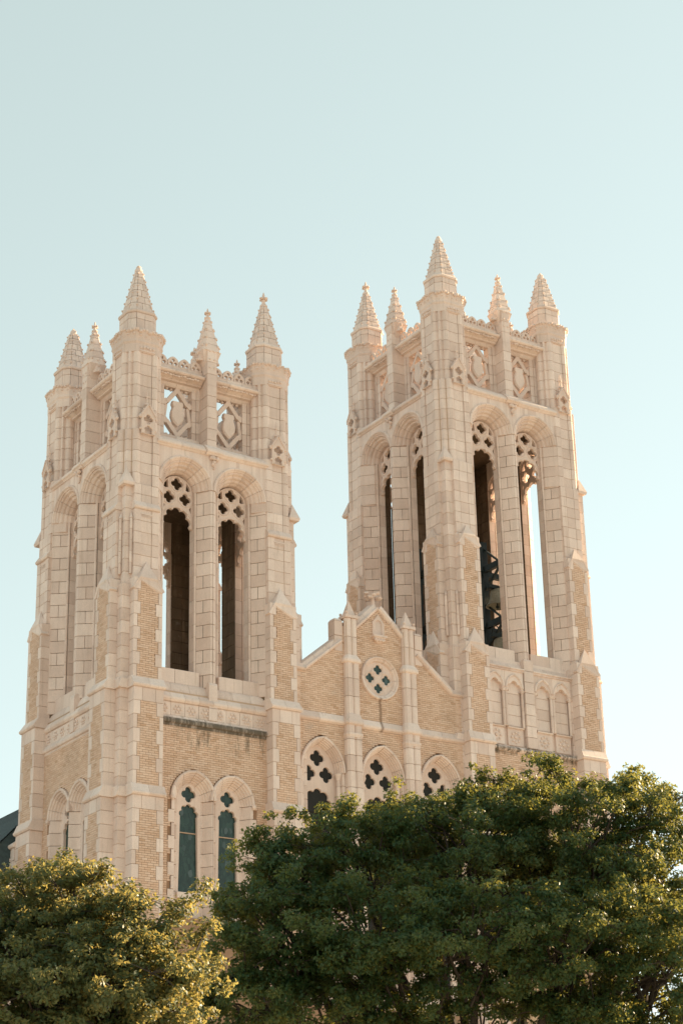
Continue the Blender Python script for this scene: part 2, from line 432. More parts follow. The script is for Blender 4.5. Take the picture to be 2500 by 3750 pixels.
def sweep_arch(th, name, par, path, normals, prof, T, vis, nv, m=None):
    """path: list of (x,z) on a reference curve, normals outward; prof: (dr, y).  Cut into nv voussoirs."""
    n = len(path)-1; per = n/nv
    for v in range(nv):
        i0, i1 = round(v*per), round((v+1)*per); rings = []
        for i in range(i0, i1+1):
            (x, z), (nx, nz) = path[i], normals[i]
            e = .006 if i == i0 else (-.006 if i == i1 else 0)
            tx, tz = -nz, nx
            rings.append([(x+nx*d+tx*e, y, z+nz*d+tz*e) for d, y in prof])
        th.piece(name, tgeo(T, loft(rings)), m or STONE, par, vis)
def arch_path(cx, zs, a, rise, n):
    """pointed/round arch path with outward normals, right to left"""
    R = (a*a+rise*rise)/(2*a); off = R-a
    th = math.acos(max(-1, min(1, off/R))); P, Nn = [], []
    for i in range(n+1):
        t = th*i/n; P.append((cx-off+R*cos(t), zs+R*sin(t))); Nn.append((cos(t), sin(t)))
    L = [(2*cx-x, z) for x, z in P[::-1]]; LN = [(-a_, b_) for a_, b_ in Nn[::-1]]
    return P+L[1:], Nn+LN[1:]

# ---- shapes shared by all belfry openings (centre 0, springing at 0)
def belfry_tracery():
    a = .66
    top = arc(0, 0, a, 0, pi, 18)
    bot = [(-a, -1.36), (-a+.07, -1.36)]
    head = foiled_head(0, -1.20, .60, 5)[::-1]           # cusped head of the light, left to right
    out = top+bot+head+[(a-.07, -1.36), (a, -1.36)]
    holes = [quatrefoil(0, .35, .255), quatrefoil(-.345, -.22, .245), quatrefoil(.345, -.22, .245)]
    for sx in (-1, 1):
        holes.append([(sx*.40, .46), (sx*.53, .30), (sx*.56, .16), (sx*.47, .12), (sx*.37, .15)])
        holes.append([(sx*.595, -.46), (sx*.595, -.76), (sx*.51, -.58)])
    return out, holes
_t = Geo().geo(clip_flat(*belfry_tracery(), -.22, -.08, .010))
for _x, _z in ((0, .35), (-.345, -.22), (.345, -.22)):
    _t.geo(tube([(_x+.292*cos(i*pi/9), -.215, _z+.292*sin(i*pi/9)) for i in range(19)], .028, 5))
_hd = foiled_head(0, -1.20, .67, 5, .215)
_t.geo(tube([(x, -.215, z) for x, z in arc(0, -1.20, .62, 0, pi, 14)], .028, 5))
TRACERY = (_t.v, _t.f)
def cresting_unit():
    w = .235
    out = [(w, 0)]+[(x, z) for x, z in pointed(0, .13, w, .27, 6)]+[(-w, 0)]
    holes = [arc(-.095, .10, .068, 0, 2*pi-.6, 7), arc(.095, .10, .068, 0, 2*pi-.6, 7), arc(0, .245, .065, 0, 2*pi-.6, 7)]
    return out, holes
CREST = clip_flat(*cresting_unit(), -.07, .07, .01)
def gablet_plate():
    out = [(-.28, -1.15), (.28, -1.15), (.28, -.38), (0, .08), (-.28, -.38)]
    tre = [(-.17, -1.12), (.17, -1.12), (.17, -.72)]+quatrefoil(0, -.60, .20, 5, 0, 3)[::1]+[(-.17, -.72)]
    q = quatrefoil(0, -.56, .2, 5)
    low = [(-.17, -1.14), (.17, -1.14)]+[(x, z) for x, z in foiled_head(0, -.98, .17, 3)]
    return out, [q, low]
GABLET = clip_flat(*gablet_plate(), -.05, .05, .012)

def finial(c, sc=1.0, seed=0):
    g = Geo(); x, y, z = c
    g.geo(lathe((x, y, z), [(.09*sc, 0), (.075*sc, .10*sc), (.07*sc, .16*sc), (.085*sc, .22*sc), (.05*sc, .34*sc), (.055*sc, .42*sc), (.03*sc, .52*sc), (.012*sc, .56*sc)], 8))
    for k in range(4):
        a = k*pi/2+.3; g.geo(lump((x+.12*sc*cos(a), y+.12*sc*sin(a), z+.26*sc), .075*sc, seed+k, (1.2, 1.2, .8)))
    return g
def crockets(cx, cy, prof, oc, n, r):
    """knobs up the eight edges of an octagonal spire"""
    g = Geo(); (h0, k0, z0), (h1, k1, z1) = prof
    for i in range(n):
        t = (i+.62)/n; h, k, z = h0+(h1-h0)*t, k0+(k1-k0)*t, z0+(z1-z0)*t
        for j, (x, y) in enumerate(octo(cx, cy, h+.012, k+.008)):
            g.geo(lump((x, y, z), r*(1.1-.35*t), i*8+j, (1, 1, 1.25)))
    return g

def build_tower(X0, label, group, P, fin):
    """P: heights of this tower; fin: what tops each corner spire"""
    dz = P['dz']                                    # upper stages shifted by this much
    th = Thing('bell_tower', label, 'bell tower', (X0+S/2, S/2, 0), group)
    sill, q0 = P['sill'], .9
    zsp = 30.48+dz; zst = 31.9+dz; zcor = 34.87+dz; zcr = 35.89+dz
    # ---------- solid mortar core of the corner piers
    piers = []
    for k in range(4):
        T = rot(k, X0); g = Geo(); vis = k != 2
        g.geo(tgeo(T, prism([(-.875, -.875), (-.03, -.875), (-.03, -.03), (-.875, -.03)], 0, P['core_top'], 0, 0)))
        g.geo(tgeo(T, prism(rect(-P['q1']+.025, -.03, -P['q1']+.025, -.03), P['core_top'], P['corner_gablet'], 0, 0)))
        g.geo(tgeo(T, prism([(-.45, -.85), (-.03, -.85), (-.03, -.03), (-.85, -.03), (-.85, -.45)], P['corner_gablet'], 32.3+dz, 0, 0)))
        g.geo(tgeo(T, prism(octo(0, 0, .72, .40), 32.2+dz, zcr, 0, 0)))
        pr = th.part('corner_pier', g, MORTAR); piers.append((T, pr, vis, k))
    for T, pr, vis, k in piers:
        bvis = k in (0, 1, 3)
        TF = T                                      # buttress on the face whose left end this is
        mir = lambda p, T=T: T((p[1], p[0])+tuple(p[2:]))   # the other buttress of the corner, mirrored in the diagonal
        def put(name, poly, z0, z1, m=STONE, both=True, gap=.006):
            th.piece(name, tgeo(T, prism(poly, z0, z1, gap)), m, pr, vis)
            if both:
                V, Fc = prism(poly, z0, z1, gap); th.piece(name, ([mir(p) for p in V], [f[::-1] for f in Fc]), m, pr, vis)
        def putg(name, g, m=STONE, both=True):
            th.piece(name, tgeo(T, g), m, pr, vis)
            if both: th.piece(name, ([mir(p) for p in g[0]], [f[::-1] for f in g[1]]), m, pr, vis)
        # corner strip
        for z0, z1 in courses(0, P['core_top']):
            put('stone_block', rect(-.9, -.56, -.9, -.56), z0, z1, both=False)
        q1 = P['q1']
        for z0, z1 in courses(P['core_top'], P['corner_gablet']):
            put('stone_block', rect(-q1, -.42, -q1, -.42), z0, z1, both=False)
        # nook shafts beside the upper buttresses
        for z0, z1 in courses(P['nook'][0], P['nook'][1], CRS):
            c = (-.55, -q1-.055); put('nook_shaft', [(c[0]+.062*cos(a), c[1]+.062*sin(a)) for a in [i*pi/4 for i in range(8)]], z0, z1, gap=.004)
        c = (-.55, -q1-.055)
        putg('nook_shaft', frustum([(c[0]+.075*cos(i*pi/4), c[1]+.075*sin(i*pi/4)) for i in range(8)], P['nook'][1], [(c[0]+.008*cos(i*pi/4), c[1]+.03+.008*sin(i*pi/4)) for i in range(8)], P['nook'][1]+.24))
        # buttress stages
        for st in P['stages']:
            z0, z1, out, hw = st['z0'], st['z1'], st['out'], st['hw']
            back = -.55
            core = prism(rect(-hw+.03, hw-.03, -out+.035, back), z0, z1, 0, 0)
            for TT, flip in ((T, False), (mir, True)):
                th.piece('buttress_core', ([TT(p) for p in core[0]], [f[::-1] for f in core[1]] if flip else core[1]), BMORTAR if st['brick'] else MORTAR, pr, False)
            cs = courses(z0, z1)
            for i, (a, b) in enumerate(cs):
                if st['brick']:
                    if i == len(cs)-1 and st['top'] == 'ledge':
                        for x0, x1 in ((-hw, -hw*.42), (-hw*.42, hw*.45), (hw*.45, hw)): put('stone_block', rect(x0, x1, -out, back), a, b)
                        continue
                    wl = .27 if i % 2 else .155; wr = .27 if i % 2 else .155
                    put('stone_block', rect(-hw, -hw+wl, -out, back), a, b); put('stone_block', rect(hw-wr, hw, -out, back), a, b)
                    zz0, zz1 = a, b
                    nb = max(1, round((b-a)/BRK))
                    if a > 11.0:
                        if k in (0, 1): brick_field(th, 'brick', pr, -hw+wl+.004, hw-wr-.004, a, b, -out+.004, T, vis)
                        if k in (0, 3): brick_field(th, 'brick', pr, -hw+wl+.004, hw-wr-.004, a, b, -out+.004, mir, vis, flip=True)
                    else:
                        bx = prism(rect(-hw+wl, hw-wr, -out+.006, back), a, b, 0, 0)
                        for TT, flip in ((T, False), (mir, True)):
                            th.piece('buttress_core', ([TT(p) for p in bx[0]], [f[::-1] for f in bx[1]] if flip else bx[1]), FARBRICK, pr, False)
                else:
                    w = hw*.42
                    put('stone_block', [(-hw, -out), (-w, -out), (-w, back), (-hw, back)], a, b)
                    put('stone_block', [(w, -out), (hw, -out), (hw, back), (w, back)], a, b)
                    put('stone_block', rect(-w, w, -out+(.022 if st.get('panel') else .004), back), a, b)
            if st['top'] == 'ledge':
                zl = z1; o2 = st['next']
                prof = [(-out-.0, zl), (-out-.05, zl+.015), (-out-.085, zl+.06), (-out-.085, zl+.11), (-out-.05, zl+.14), (-o2-.005, zl+.40), (back, zl+.40), (back, zl)]
                for u0, u1 in ((-hw-.05, .02), (.02, hw+.06)):
                    g = extrude_profile(prof, u0+.004, u1-.004); putg('ledge_stone', g)
                # returns of the ledge wrap the corner strip
                pw = [(-.9, zl), (-.955, zl+.02), (-.975, zl+.07), (-.975, zl+.11), (-.9, zl+.34), (back, zl+.34), (back, zl)]
                g = extrude_profile(pw, -.985, -.60); putg('ledge_stone', g)
            if st['top'] == 'hood':
                zl = z1; o2 = st['next']
                prof = [(-out, zl), (-out-.05, zl+.02), (-out-.07, zl+.07), (-out-.07, zl+.10), (-o2-.004, zl+.30), (back, zl+.30), (back, zl)]
                for u0, u1 in ((-hw-.03, 0), (0, hw+.03)): putg('ledge_stone', extrude_profile(prof, u0+.004, u1-.004))
                # corbelled head of the recessed panel
                for j in range(3):
                    w = .24-.035*j; putg('ledge_stone', extrude_profile([(-out+.03, zl-.20-.05*j), (-out-.010+.012*j, zl-.20-.05*j), (-out-.010+.012*j, zl-.16-.05*j), (-out+.03, zl-.16-.05*j)], -w, w))
            if st['top'] == 'cap':
                ze, za, zb = st['eave'], st['apex'], st['z1']; yo = -out-.035; o2 = -st['next']; e = hw+.06; w = hw*.62
                zb2 = zb-.0
                V = [(-e, yo, ze), (-w, yo, zb2), (w, yo, zb2), (e, yo, ze), (0, o2-.01, za), (-e, o2+.05, ze), (e, o2+.05, ze),
                     (-e+.10, yo, ze-.05), (-w+.03, yo+.03, zb2-.09), (w-.03, yo+.03, zb2-.09), (e-.10, yo, ze-.05), (-e+.10, o2+.05, ze-.05), (e-.10, o2+.05, ze-.05), (0, o2+.1, za-.1)]
                Fc = [(1, 2, 4), (0, 1, 4, 5), (2, 3, 6, 4), (0, 7, 8, 1), (1, 8, 9, 2), (2, 9, 10, 3), (0, 5, 11, 7), (3, 10, 12, 6), (7, 11, 12, 10, 9, 8), (4, 6, 12, 13), (4, 13, 11, 5)]
                putg('buttress_cap', (V, Fc))
        # gablet over the corner strip where it turns into the chamfered shaft
        zg = P['corner_gablet']; a = .96; b = .50
        V = [(-a, -a, zg), (-a, -b, zg), (-b, -a, zg), (-.74, -.74, zg+.62), (-.52, -.52, zg), (-a+.03, -a+.03, zg-.10), (-a+.03, -b, zg-.10), (-b, -a+.03, zg-.10), (-.5, -.5, zg-.1)]
        Fc = [(0, 3, 1), (0, 2, 3), (1, 3, 4), (2, 4, 3), (0, 1, 6, 5), (0, 5, 7, 2), (1, 4, 8, 6), (2, 7, 8, 4), (5, 6, 8, 7)]
        putg('corner_gablet', (V, Fc), both=False)
        # chamfered shaft, lower (E) and upper part: faces, rounded angles, panels
        for z0, z1, h, kk in ((zg, 32.3+dz, .93, .49), (32.3+dz, 35.50+dz, .82, .47)):
            for i, (a, b) in enumerate(courses(z0, z1)):
                w = .235; rc = .155 if h < .9 else .165; cc = (-w-rc*.86, -h+rc); half = []
                half = [(-w, -.5), (-w, -h+.03)]+[(cc[0]+rc*cos(t), cc[1]+rc*sin(t)) for t in [radians(d) for d in (-50, -75, -100, -125, -155, -185)]]
                gr = -(h+kk)/2-.015; half.append((gr+.02, gr-.02+.0))
                outl = half+[(y, x) for x, y in half[::-1]]+[(-.5, -.5)]
                put('stone_block', outl, a, b, both=False)
                put('stone_block', rect(-w, w, -h+.055, -.5), a, b)
                flip = [(-x, y) for x, y in half]+[(-y, x) for x, y in half[::-1]]+[(.5, -.5)]
                if h < .9:
                    put('stone_block', flip, a, b)
                    put('stone_block', rect(-w, w, .5, h-.055), a, b)
                    put('stone_block', [(-x, -y) for x, y in outl], a, b, both=False)
                else: put('stone_block', [(w, -.5), (w, -h), (kk, -h), (h, -kk), (h, -.3), (.5, -.3), (.5, -.5)], a, b)
        # gablet with trefoil and finial on the two outer faces of the shaft
        zz = 33.25+dz
        g = Geo(); g.geo(([(x, y-.955, z+zz) for x, y, z in GABLET[0]], GABLET[1]))
        for sx in (-1, 1):
            g.geo(bar((sx*.30, -.955, zz-.42), (0, -.955, zz+.07), .05, .16))
            g.geo(lump((sx*.30, -.96, zz-.95), .06, 3)); g.geo(lump((sx*.31, -.95, zz-.45), .075, 5, (1, 1, 1.3))); g.geo(lump((sx*.17, -.97, zz-.16), .055, 6))
        g.geo(tube([(0, -.86, zz+.02), (0, -.86, zz+.55), (0, -.85, zz+.72)], [.035, .025, .01], 6)); g.geo(lump((0, -.88, zz+.10), .10, 8, (1.3, .8, .7))); g.geo(lump((0, -.86, zz+.42), .05, 9, (1.3, 1, 1)))
        putg('trefoil_gablet', (g.v, g.f), STONE_CARVED)
        # ---------- crown, drum and spire
        cx, cy, _ = T((0, 0, 0)); z = zcr; g = Geo()
        lv = [(.80, .46, -.40), (.80, .46, -.06), (.825, .484, 0), (.835, .49, .03), (.825, .482, .12), (.855, .505, .34), (.885, .525, .48), (.83, .49, .52), (.60, .36, .55)]
        g.geo(loft([[(x, y, z+d) for x, y in octo(cx, cy, h, kk)] for h, kk, d in lv]))
        cr = th.part('crown', g, STONE)
        g = Geo(); rs = random.Random(k)
        ring = octo(cx, cy, .87, .52)
        for i in range(8):
            p, q = ring[i], ring[(i+1) % 8]; ln = math.hypot(q[0]-p[0], q[1]-p[1]); n = max(2, round(ln/.125))
            for j in range(n):
                t = (j+.5)/n; x, y = p[0]+(q[0]-p[0])*t, p[1]+(q[1]-p[1])*t
                g.geo(lump((x, y, z+.45+rs.uniform(-.03, .05)), rs.uniform(.062, .095), rs.randint(0, 999), (1, 1, 1.1)))
                if j % 2: g.geo(lump((cx+(x-cx)*.955, cy+(y-cy)*.955, z+.29+rs.uniform(-.03, .03)), rs.uniform(.045, .07), rs.randint(0, 999)))
        for dx_, dy_ in ((0, -1), (-1, 0), (1, 0), (0, 1)):        # leaf frieze in the shaft head
            for j in range(5):
                t = (j-2)*.125; g.geo(lump((cx+dx_*.80+(t if dx_ == 0 else 0), cy+dy_*.80+(t if dy_ == 0 else 0), z-.20+rs.uniform(-.03, .03)), .06, rs.randint(0, 999), (1, 1, 1.2)))
            bw = .33
            if dx_ == 0: g.box(cx-bw, cx+bw, cy+dy_*.80-.03, cy+dy_*.80+.03, z-.36, z-.31)
            else: g.box(cx+dx_*.80-.03, cx+dx_*.80+.03, cy-bw, cy+bw, z-.36, z-.31)
        th.part('leaf_ornament', g, STONE_CARVED, cr, kind='stuff')
        f = fin[k]; hh, kk = .60, .36
        pn = th.part('spire', frustum(octo(cx, cy, hh-.10, kk-.06), z+.5, octo(cx, cy, .05, .03), z+(3.4 if f != 'broken' else 3.15)), MORTAR)
        def sp(name, g): th.piece(name, g, STONE, pn, vis)
        O = octo(cx, cy, hh, kk)
        for (za, zb) in ((z+.52, z+1.10), (z+1.10, z+1.36)):
            for i in range(8):
                p, q = O[i], O[(i+1) % 8]; ip = (cx+(p[0]-cx)*.6, cy+(p[1]-cy)*.6); iq = (cx+(q[0]-cx)*.6, cy+(q[1]-cy)*.6)
                if i % 2 == 0:
                    m1 = ((p[0]+q[0])/2, (p[1]+q[1])/2); m0 = ((ip[0]+iq[0])/2, (ip[1]+iq[1])/2)
                    sp('stone_block', prism([p, m1, m0, ip], za, zb, .006)); sp('stone_block', prism([m1, q, iq, m0], za, zb, .006))
                else: sp('stone_block', prism([p, q, iq, ip], za, zb, .006))
        g = Geo(); g.geo(loft([[(x, y, z+d) for x, y in octo(cx, cy, h, q)] for h, q, d in ((hh, kk, 1.36), (hh+.03, kk+.02, 1.38), (hh+.045, kk+.025, 1.44), (hh+.02, kk+.012, 1.50), (hh-.06, kk-.035, 1.56))]))
        th.part('spire_eave', g, STONE, pn)
        zb0, zb1 = z+1.54, z+(3.42 if f != 'broken' else 3.2); ht = .135 if f != 'broken' else .17
        nspc = 6
        for i in range(nspc):
            t0, t1 = i/nspc, (i+1)/nspc; hA = .535+(ht-.535)*t0; hB = .535+(ht-.535)*t1
            za, zb = zb0+(zb1-zb0)*t0, zb0+(zb1-zb0)*t1
            a0 = octo(cx, cy, hA, hA*.6); a1 = octo(cx, cy, hB, hB*.6)
            tw = random.Random(i*5+k)
            for j in range(8):
                jn = (j+1) % 8
                quad = [a0[j], a0[jn]]; quad1 = [a1[j], a1[jn]]
                segs = ((0, 1),) if (j % 2 or i > 3) else ((0, .5+(.12 if i % 2 else -.12)), (.5+(.12 if i % 2 else -.12), 1))
                for s0, s1 in segs:
                    def lp(Q, s): return (Q[0][0]+(Q[1][0]-Q[0][0])*s, Q[0][1]+(Q[1][1]-Q[0][1])*s)
                    def inn(p, d=.78): return (cx+(p[0]-cx)*d, cy+(p[1]-cy)*d)
                    b0, b1, c0, c1 = lp(quad, s0), lp(quad, s1), lp(quad1, s0), lp(quad1, s1)
                    e = .008
                    def shr(p, q): dd = math.hypot(q[0]-p[0], q[1]-p[1]) or 1; return ((p[0]+(q[0]-p[0])*e/dd, p[1]+(q[1]-p[1])*e/dd))
                    B0, B1, C0, C1 = shr(b0, b1), shr(b1, b0), shr(c0, c1), shr(c1, c0)
                    sp('stone_block', ([(*B0, za+e), (*B1, za+e), (*inn(B1), za+e), (*inn(B0), za+e), (*C0, zb-e), (*C1, zb-e), (*inn(C1), zb-e), (*inn(C0), zb-e)],
                                       [(0, 1, 5, 4), (1, 2, 6, 5), (3, 0, 4, 7), (4, 5, 6, 7), (0, 3, 2, 1)]))
        th.part('crockets', crockets(cx, cy, ((.535, .321, zb0), (ht, ht*.6, zb1)), None, nspc, .042), STONE_CARVED, pn, kind='stuff')
        if f == 'broken': th.part('broken_tip', lump((cx, cy, zb1+.02), .17, 11+k, (1, 1, 1.6)), STONE, pn)
        else:
            g = Geo(); g.geo(loft([[(cx+r*cos(j*pi/4), cy+r*sin(j*pi/4), z+d) for j in range(8)] for r, d in ((.12, 3.40), (.155, 3.43), (.16, 3.49), (.13, 3.53), (.10, 3.56))]))
            th.part('ring_moulding', g, STONE, pn)
            if f == 'nub': th.part('stump', lump((cx, cy, z+3.60), .12, 4, (1, 1, .9)), STONE, pn)
            else: th.part('finial', finial((cx, cy, z+3.54), 1.0, k), STONE_CARVED, pn)
    # ---------- the four sides
    for k in range(4):
        T = rot(k, X0); vis = k in (0, 1); F = lambda g, T=T: tgeo(T, g)
        # lower wall with brick panel
        ptop = P['panel_top']; lanc = P.get('lancets') and k in (0, 1)
        core = Geo()
        if not lanc:
            core.geo(F(prism(rect(.3, S-.3, -.865, .3), 0, ptop, 0, 0)))
        else:
            core.geo(F(prism(rect(.3, S-.3, -.30, .3), 0, ptop, 0, 0)))
            core.geo(F(prism(rect(.3, 2.8-1.66, -.865, -.3), 0, ptop, 0, 0))); core.geo(F(prism(rect(2.8+1.66, S-.3, -.865, -.3), 0, ptop, 0, 0)))
            core.geo(F(prism(rect(2.8-1.66, 2.8+1.66, -.865, -.3), 0, 14.6, 0, 0)))
            # wall above the two arches, following the extrados
            for c in (2.02, 3.58):
                path, _ = arch_path(c, 18.72, .86, 1.0, 8)
                for i in range(len(path)-1):
                    (xa, za), (xb, zb) = path[i], path[i+1]
                    lo, hi = (1.14, 2.8) if c < 2.8 else (2.8, 4.46)
                    xa2, xb2 = max(min(xa, hi), lo), max(min(xb, hi), lo)
                    if abs(xa2-xb2) < 1e-4: continue
                    V = [(xb2, -.865, min(za, zb)+.0), (xa2, -.865, min(za, zb)), (xa2, -.865, ptop), (xb2, -.865, ptop), (xb2, -.3, zb), (xa2, -.3, za), (xa2, -.3, ptop), (xb2, -.3, ptop)]
                    V[0] = (xb2, -.865, zb); V[1] = (xa2, -.865, za)
                    core.geo(F((V, [(0, 1, 2, 3), (4, 7, 6, 5), (0, 4, 5, 1), (0, 3, 7, 4), (1, 5, 6, 2)])))
        wall = th.part('brick_wall', core, BMORTAR if vis else FARBRICK)
        if vis:
            zb0 = 12.0 if lanc else 19.5
            if lanc:
                def holes(z):
                    out = []
                    for c in (2.02, 3.58):
                        if z < 18.72: out.append((c-.90-(.11 if int((z-12)/CRS) % 2 else -.02), c+.90+(.11 if int((z-12)/CRS) % 2 else -.02)))
                        else:
                            R = 1.04; d = R*R-(z-18.72)**2
                            if d > 0:
                                h = sqrt(d)-.14
                                if h > 0: out.append((c-h-.03, c+h+.03))
                    return out
            else: holes = None
            brick_field(th, 'brick', wall, .56, S-.56, zb0, ptop-.0, -.9, T, vis, holes)
            g = Geo(); g.geo(F(prism(rect(.56, S-.56, -.893, -.6), 0, zb0, 0, 0))) if not lanc else None
            if not lanc: th.part('lower_brick_wall', g, FARBRICK)
        # belfry mullion pier and jambs (plain splays), sill
        def jamb(sx):  # local polygon for the pier beside a corner / the central pier
            return None
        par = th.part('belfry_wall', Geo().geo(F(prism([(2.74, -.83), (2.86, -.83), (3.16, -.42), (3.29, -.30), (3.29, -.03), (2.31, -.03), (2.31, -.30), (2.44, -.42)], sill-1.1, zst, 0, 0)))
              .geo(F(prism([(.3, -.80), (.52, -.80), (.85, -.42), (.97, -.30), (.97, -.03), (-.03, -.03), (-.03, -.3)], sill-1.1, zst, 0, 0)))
              .geo(F(prism([(S+.03, -.3), (S+.03, -.03), (S-.97, -.03), (S-.97, -.30), (S-.85, -.42), (S-.52, -.80), (S-.3, -.80)], sill-1.1, zst, 0, 0))), INNER_SHADED)
        for i, (a, b) in enumerate(courses(sill-.56, zsp)):
            def pc(poly): th.piece('stone_block', F(prism(poly, a, b, .009)), STONE, par, vis)
            rl = -.385
            if i % 2:   # one long stone on each splay
                pc([(2.70, -.88), (2.80, -.90), (2.80, -.30), (2.60, -.30), (2.37, rl)][::1]); pc([(2.80, -.90), (2.90, -.88), (3.23, rl), (3.0, -.30), (2.80, -.30)])
            else:       # two stones
                pc([(2.70, -.88), (2.80, -.90), (2.80, -.30), (2.70, -.30), (2.535, -.63)]); pc([(2.535, -.63), (2.70, -.30), (2.60, -.30), (2.37, rl)])
                pc([(2.80, -.90), (2.90, -.88), (3.065, -.63), (2.90, -.30), (2.80, -.30)]); pc([(3.065, -.63), (3.23, rl), (3.0, -.30), (2.90, -.30)])
            for s in (0, 1):
                q = [(.46, -.86), (.56, -.86), (.92, rl), (.75, -.30), (.40, -.30)]
                if s: q = [(S-x, y) for x, y in q][::-1]
                if i % 2: pc(q)
                else:
                    qa = [(.46, -.86), (.56, -.86), (.74, -.62), (.56, -.3), (.40, -.30)]; qb = [(.74, -.62), (.92, rl), (.75, -.30), (.56, -.3)]
                    if s: qa = [(S-x, y) for x, y in qa][::-1]; qb = [(S-x, y) for x, y in qb][::-1]
                    pc(qa); pc(qb)
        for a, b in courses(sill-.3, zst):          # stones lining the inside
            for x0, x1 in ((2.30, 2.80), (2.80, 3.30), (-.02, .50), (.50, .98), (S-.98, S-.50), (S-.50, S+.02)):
                th.piece('lining_stone', F(prism(rect(x0, x1, -.06, .012), a, b, .006)), INNER_SHADED, par, False)
        for cxx in (1.645, 3.955):      # roll mouldings of the jambs, arches, tracery
            for sx in (-1, 1):
                for i, (a, b) in enumerate(courses(sill, zsp)):
                    x = cxx+sx*.69
                    th.piece('jamb_shaft', F(prism([(x+.055*cos(t), -.36+.055*sin(t)) for t in [j*pi/4 for j in range(8)]], a, b, .003, .006)), STONE, par, vis)
                    x0, x1 = sorted((cxx+sx*.65, cxx+sx*.72)); th.piece('jamb_shaft', F(prism(rect(x0, x1+.01, -.30, -.012), a, b, .003, .006)), INNER_SHADED if False else STONE, par, vis)
            path, nr = arch_path(cxx, zsp, .70, .6999, 14)
            prof = [(.46, -.86), (.44, -.905), (.40, -.925), (.36, -.905), (.34, -.86), (.305, -.84), (.30, -.79), (.25, -.795), (.225, -.76), (.215, -.70), (.18, -.66), (.135, -.67), (.11, -.63), (.10, -.56), (.07, -.53), (.03, -.53), (.005, -.49), (-.005, -.42), (-.03, -.38), (-.05, -.33), (-.05, -.10), (.46, -.10)]
            sweep_arch(th, 'voussoir', par, path, nr, prof[::-1], T, vis, 7)
            # spandrel stones above the arch, in line with the wall face
            g = Geo(); n = 24
            for r, ya, yb in ((1.155, -.855, -.4), (.64, -.20, .0)):
                pts = arc(cxx, zsp, r, 0, pi, n)
                for i in range(n):
                    (xa, za), (xb, zb) = pts[i], pts[i+1]
                    g.geo(F(([(xb, ya, zb), (xa, ya, za), (xa, ya, zst), (xb, ya, zst), (xb, yb, zb), (xa, yb, za), (xa, yb, zst), (xb, yb, zst)], [(0, 1, 2, 3), (4, 7, 6, 5), (0, 4, 5, 1)])))
            th.part('spandrel', g, STONE)
            th.part('window_tracery', F(([(x+cxx, y, z+zsp-.07) for x, y, z in TRACERY[0]], TRACERY[1])), STONE_CARVED)
        # sill: plain blocks, weathering, ledge
        for x0, x1 in ((.42, 2.40), (3.20, S-.42)):
            n = 2
            for j in range(n):
                a, b = x0+(x1-x0)*j/n, x0+(x1-x0)*(j+1)/n
                th.piece('sill_stone', F(prism(rect(a, b, -.62, .0), sill-.54, sill, .008)), STONE, par, vis)
        lo = P['sill_low']
        for x0, x1 in ((.42, 2.66), (2.94, S-.42)):
            run_profile(th, 'sill_stone', par, [(-.63, sill-.54), (-.70, sill-.62), (-.78, sill-.80), (-.80, lo), (0, lo), (0, sill-.54)], x0, x1, T, vis, .75)
        run_profile(th, 'sill_stone', par, [(-.93, lo), (-.93, sill-.50), (-.88, sill-.40), (-.5, sill-.40), (-.5, lo)], 2.62, 2.98, T, vis, .4)
        # string course with bulge over the central pier, corbel
        prof = [(-.80, zst-.03), (-.89, zst-.02), (-.93, zst+.03), (-.985, zst+.06), (-1.0, zst+.11), (-.985, zst+.16), (-.93, zst+.18), (-.92, zst+.24), (-.72, zst+.42), (-.05, zst+.55), (0, zst+.55), (0, zst-.03)]
        for a, b, o in ((.42, 2.46, 0), (2.46, 3.14, -.075), (3.14, S-.42, 0)):
            run_profile(th, 'string_course_stone', par, [(y+(o if y < -.6 else 0), z) for y, z in prof], a, b, T, vis, .85)
        g = Geo(); rs = random.Random(k)
        for j in range(9): g.geo(F(lump((2.8+rs.uniform(-.20, .20), -.93+rs.uniform(-.03, .04), zst-.12+rs.uniform(-.06, .04)), rs.uniform(.07, .10), j)))
        for j in range(4): g.geo(F(lump((2.8+rs.uniform(-.06, .06), -.90, zst-.28-.08*j), .085-.014*j, j)))
        th.part('carved_corbel', g, STONE_CARVED)
        # parapet stage: frames with pierced shields, cornice, cresting, central pilaster and its pinnacle
        zp0, zp1 = 32.28+dz, zcor
        pp = th.part('parapet', Geo().geo(F(prism(rect(.5, 1.06, -.13, .16), zp0, zp1, 0, 0))).geo(F(prism(rect(2.30, 3.30, -.13, .16), zp0, zp1, 0, 0))).geo(F(prism(rect(S-1.06, S-.5, -.13, .16), zp0, zp1, 0, 0)))
                     .geo(F(prism(rect(.5, S-.5, -.13, .16), zp0, zp0+.36, 0, 0))).geo(F(prism(rect(.5, S-.5, -.13, .16), zp1-.1, zp1+.02, 0, 0))), MORTAR)
        for a, b in courses(zp0+.25, zp1):
            for x0, x1 in ((.55, .90), (.90, 1.10), (2.28, 2.46), (2.46, 2.66), (2.94, 3.14), (3.14, 3.32), (S-1.10, S-.90), (S-.90, S-.55)):
                inner = (x0 == .90 or x0 == 2.28 or x0 == 3.14 or x0 == S-1.10)
                th.piece('stone_block', F(prism(rect(x0, x1, -.16 if inner else -.20, .18), a, b, .006)), STONE, pp, vis)
        for a, b in courses(zst+.22, zp1): th.piece('stone_block', F(prism(rect(2.595, 3.005, -.80, -.02), a, b, .006)), STONE, pp, vis)
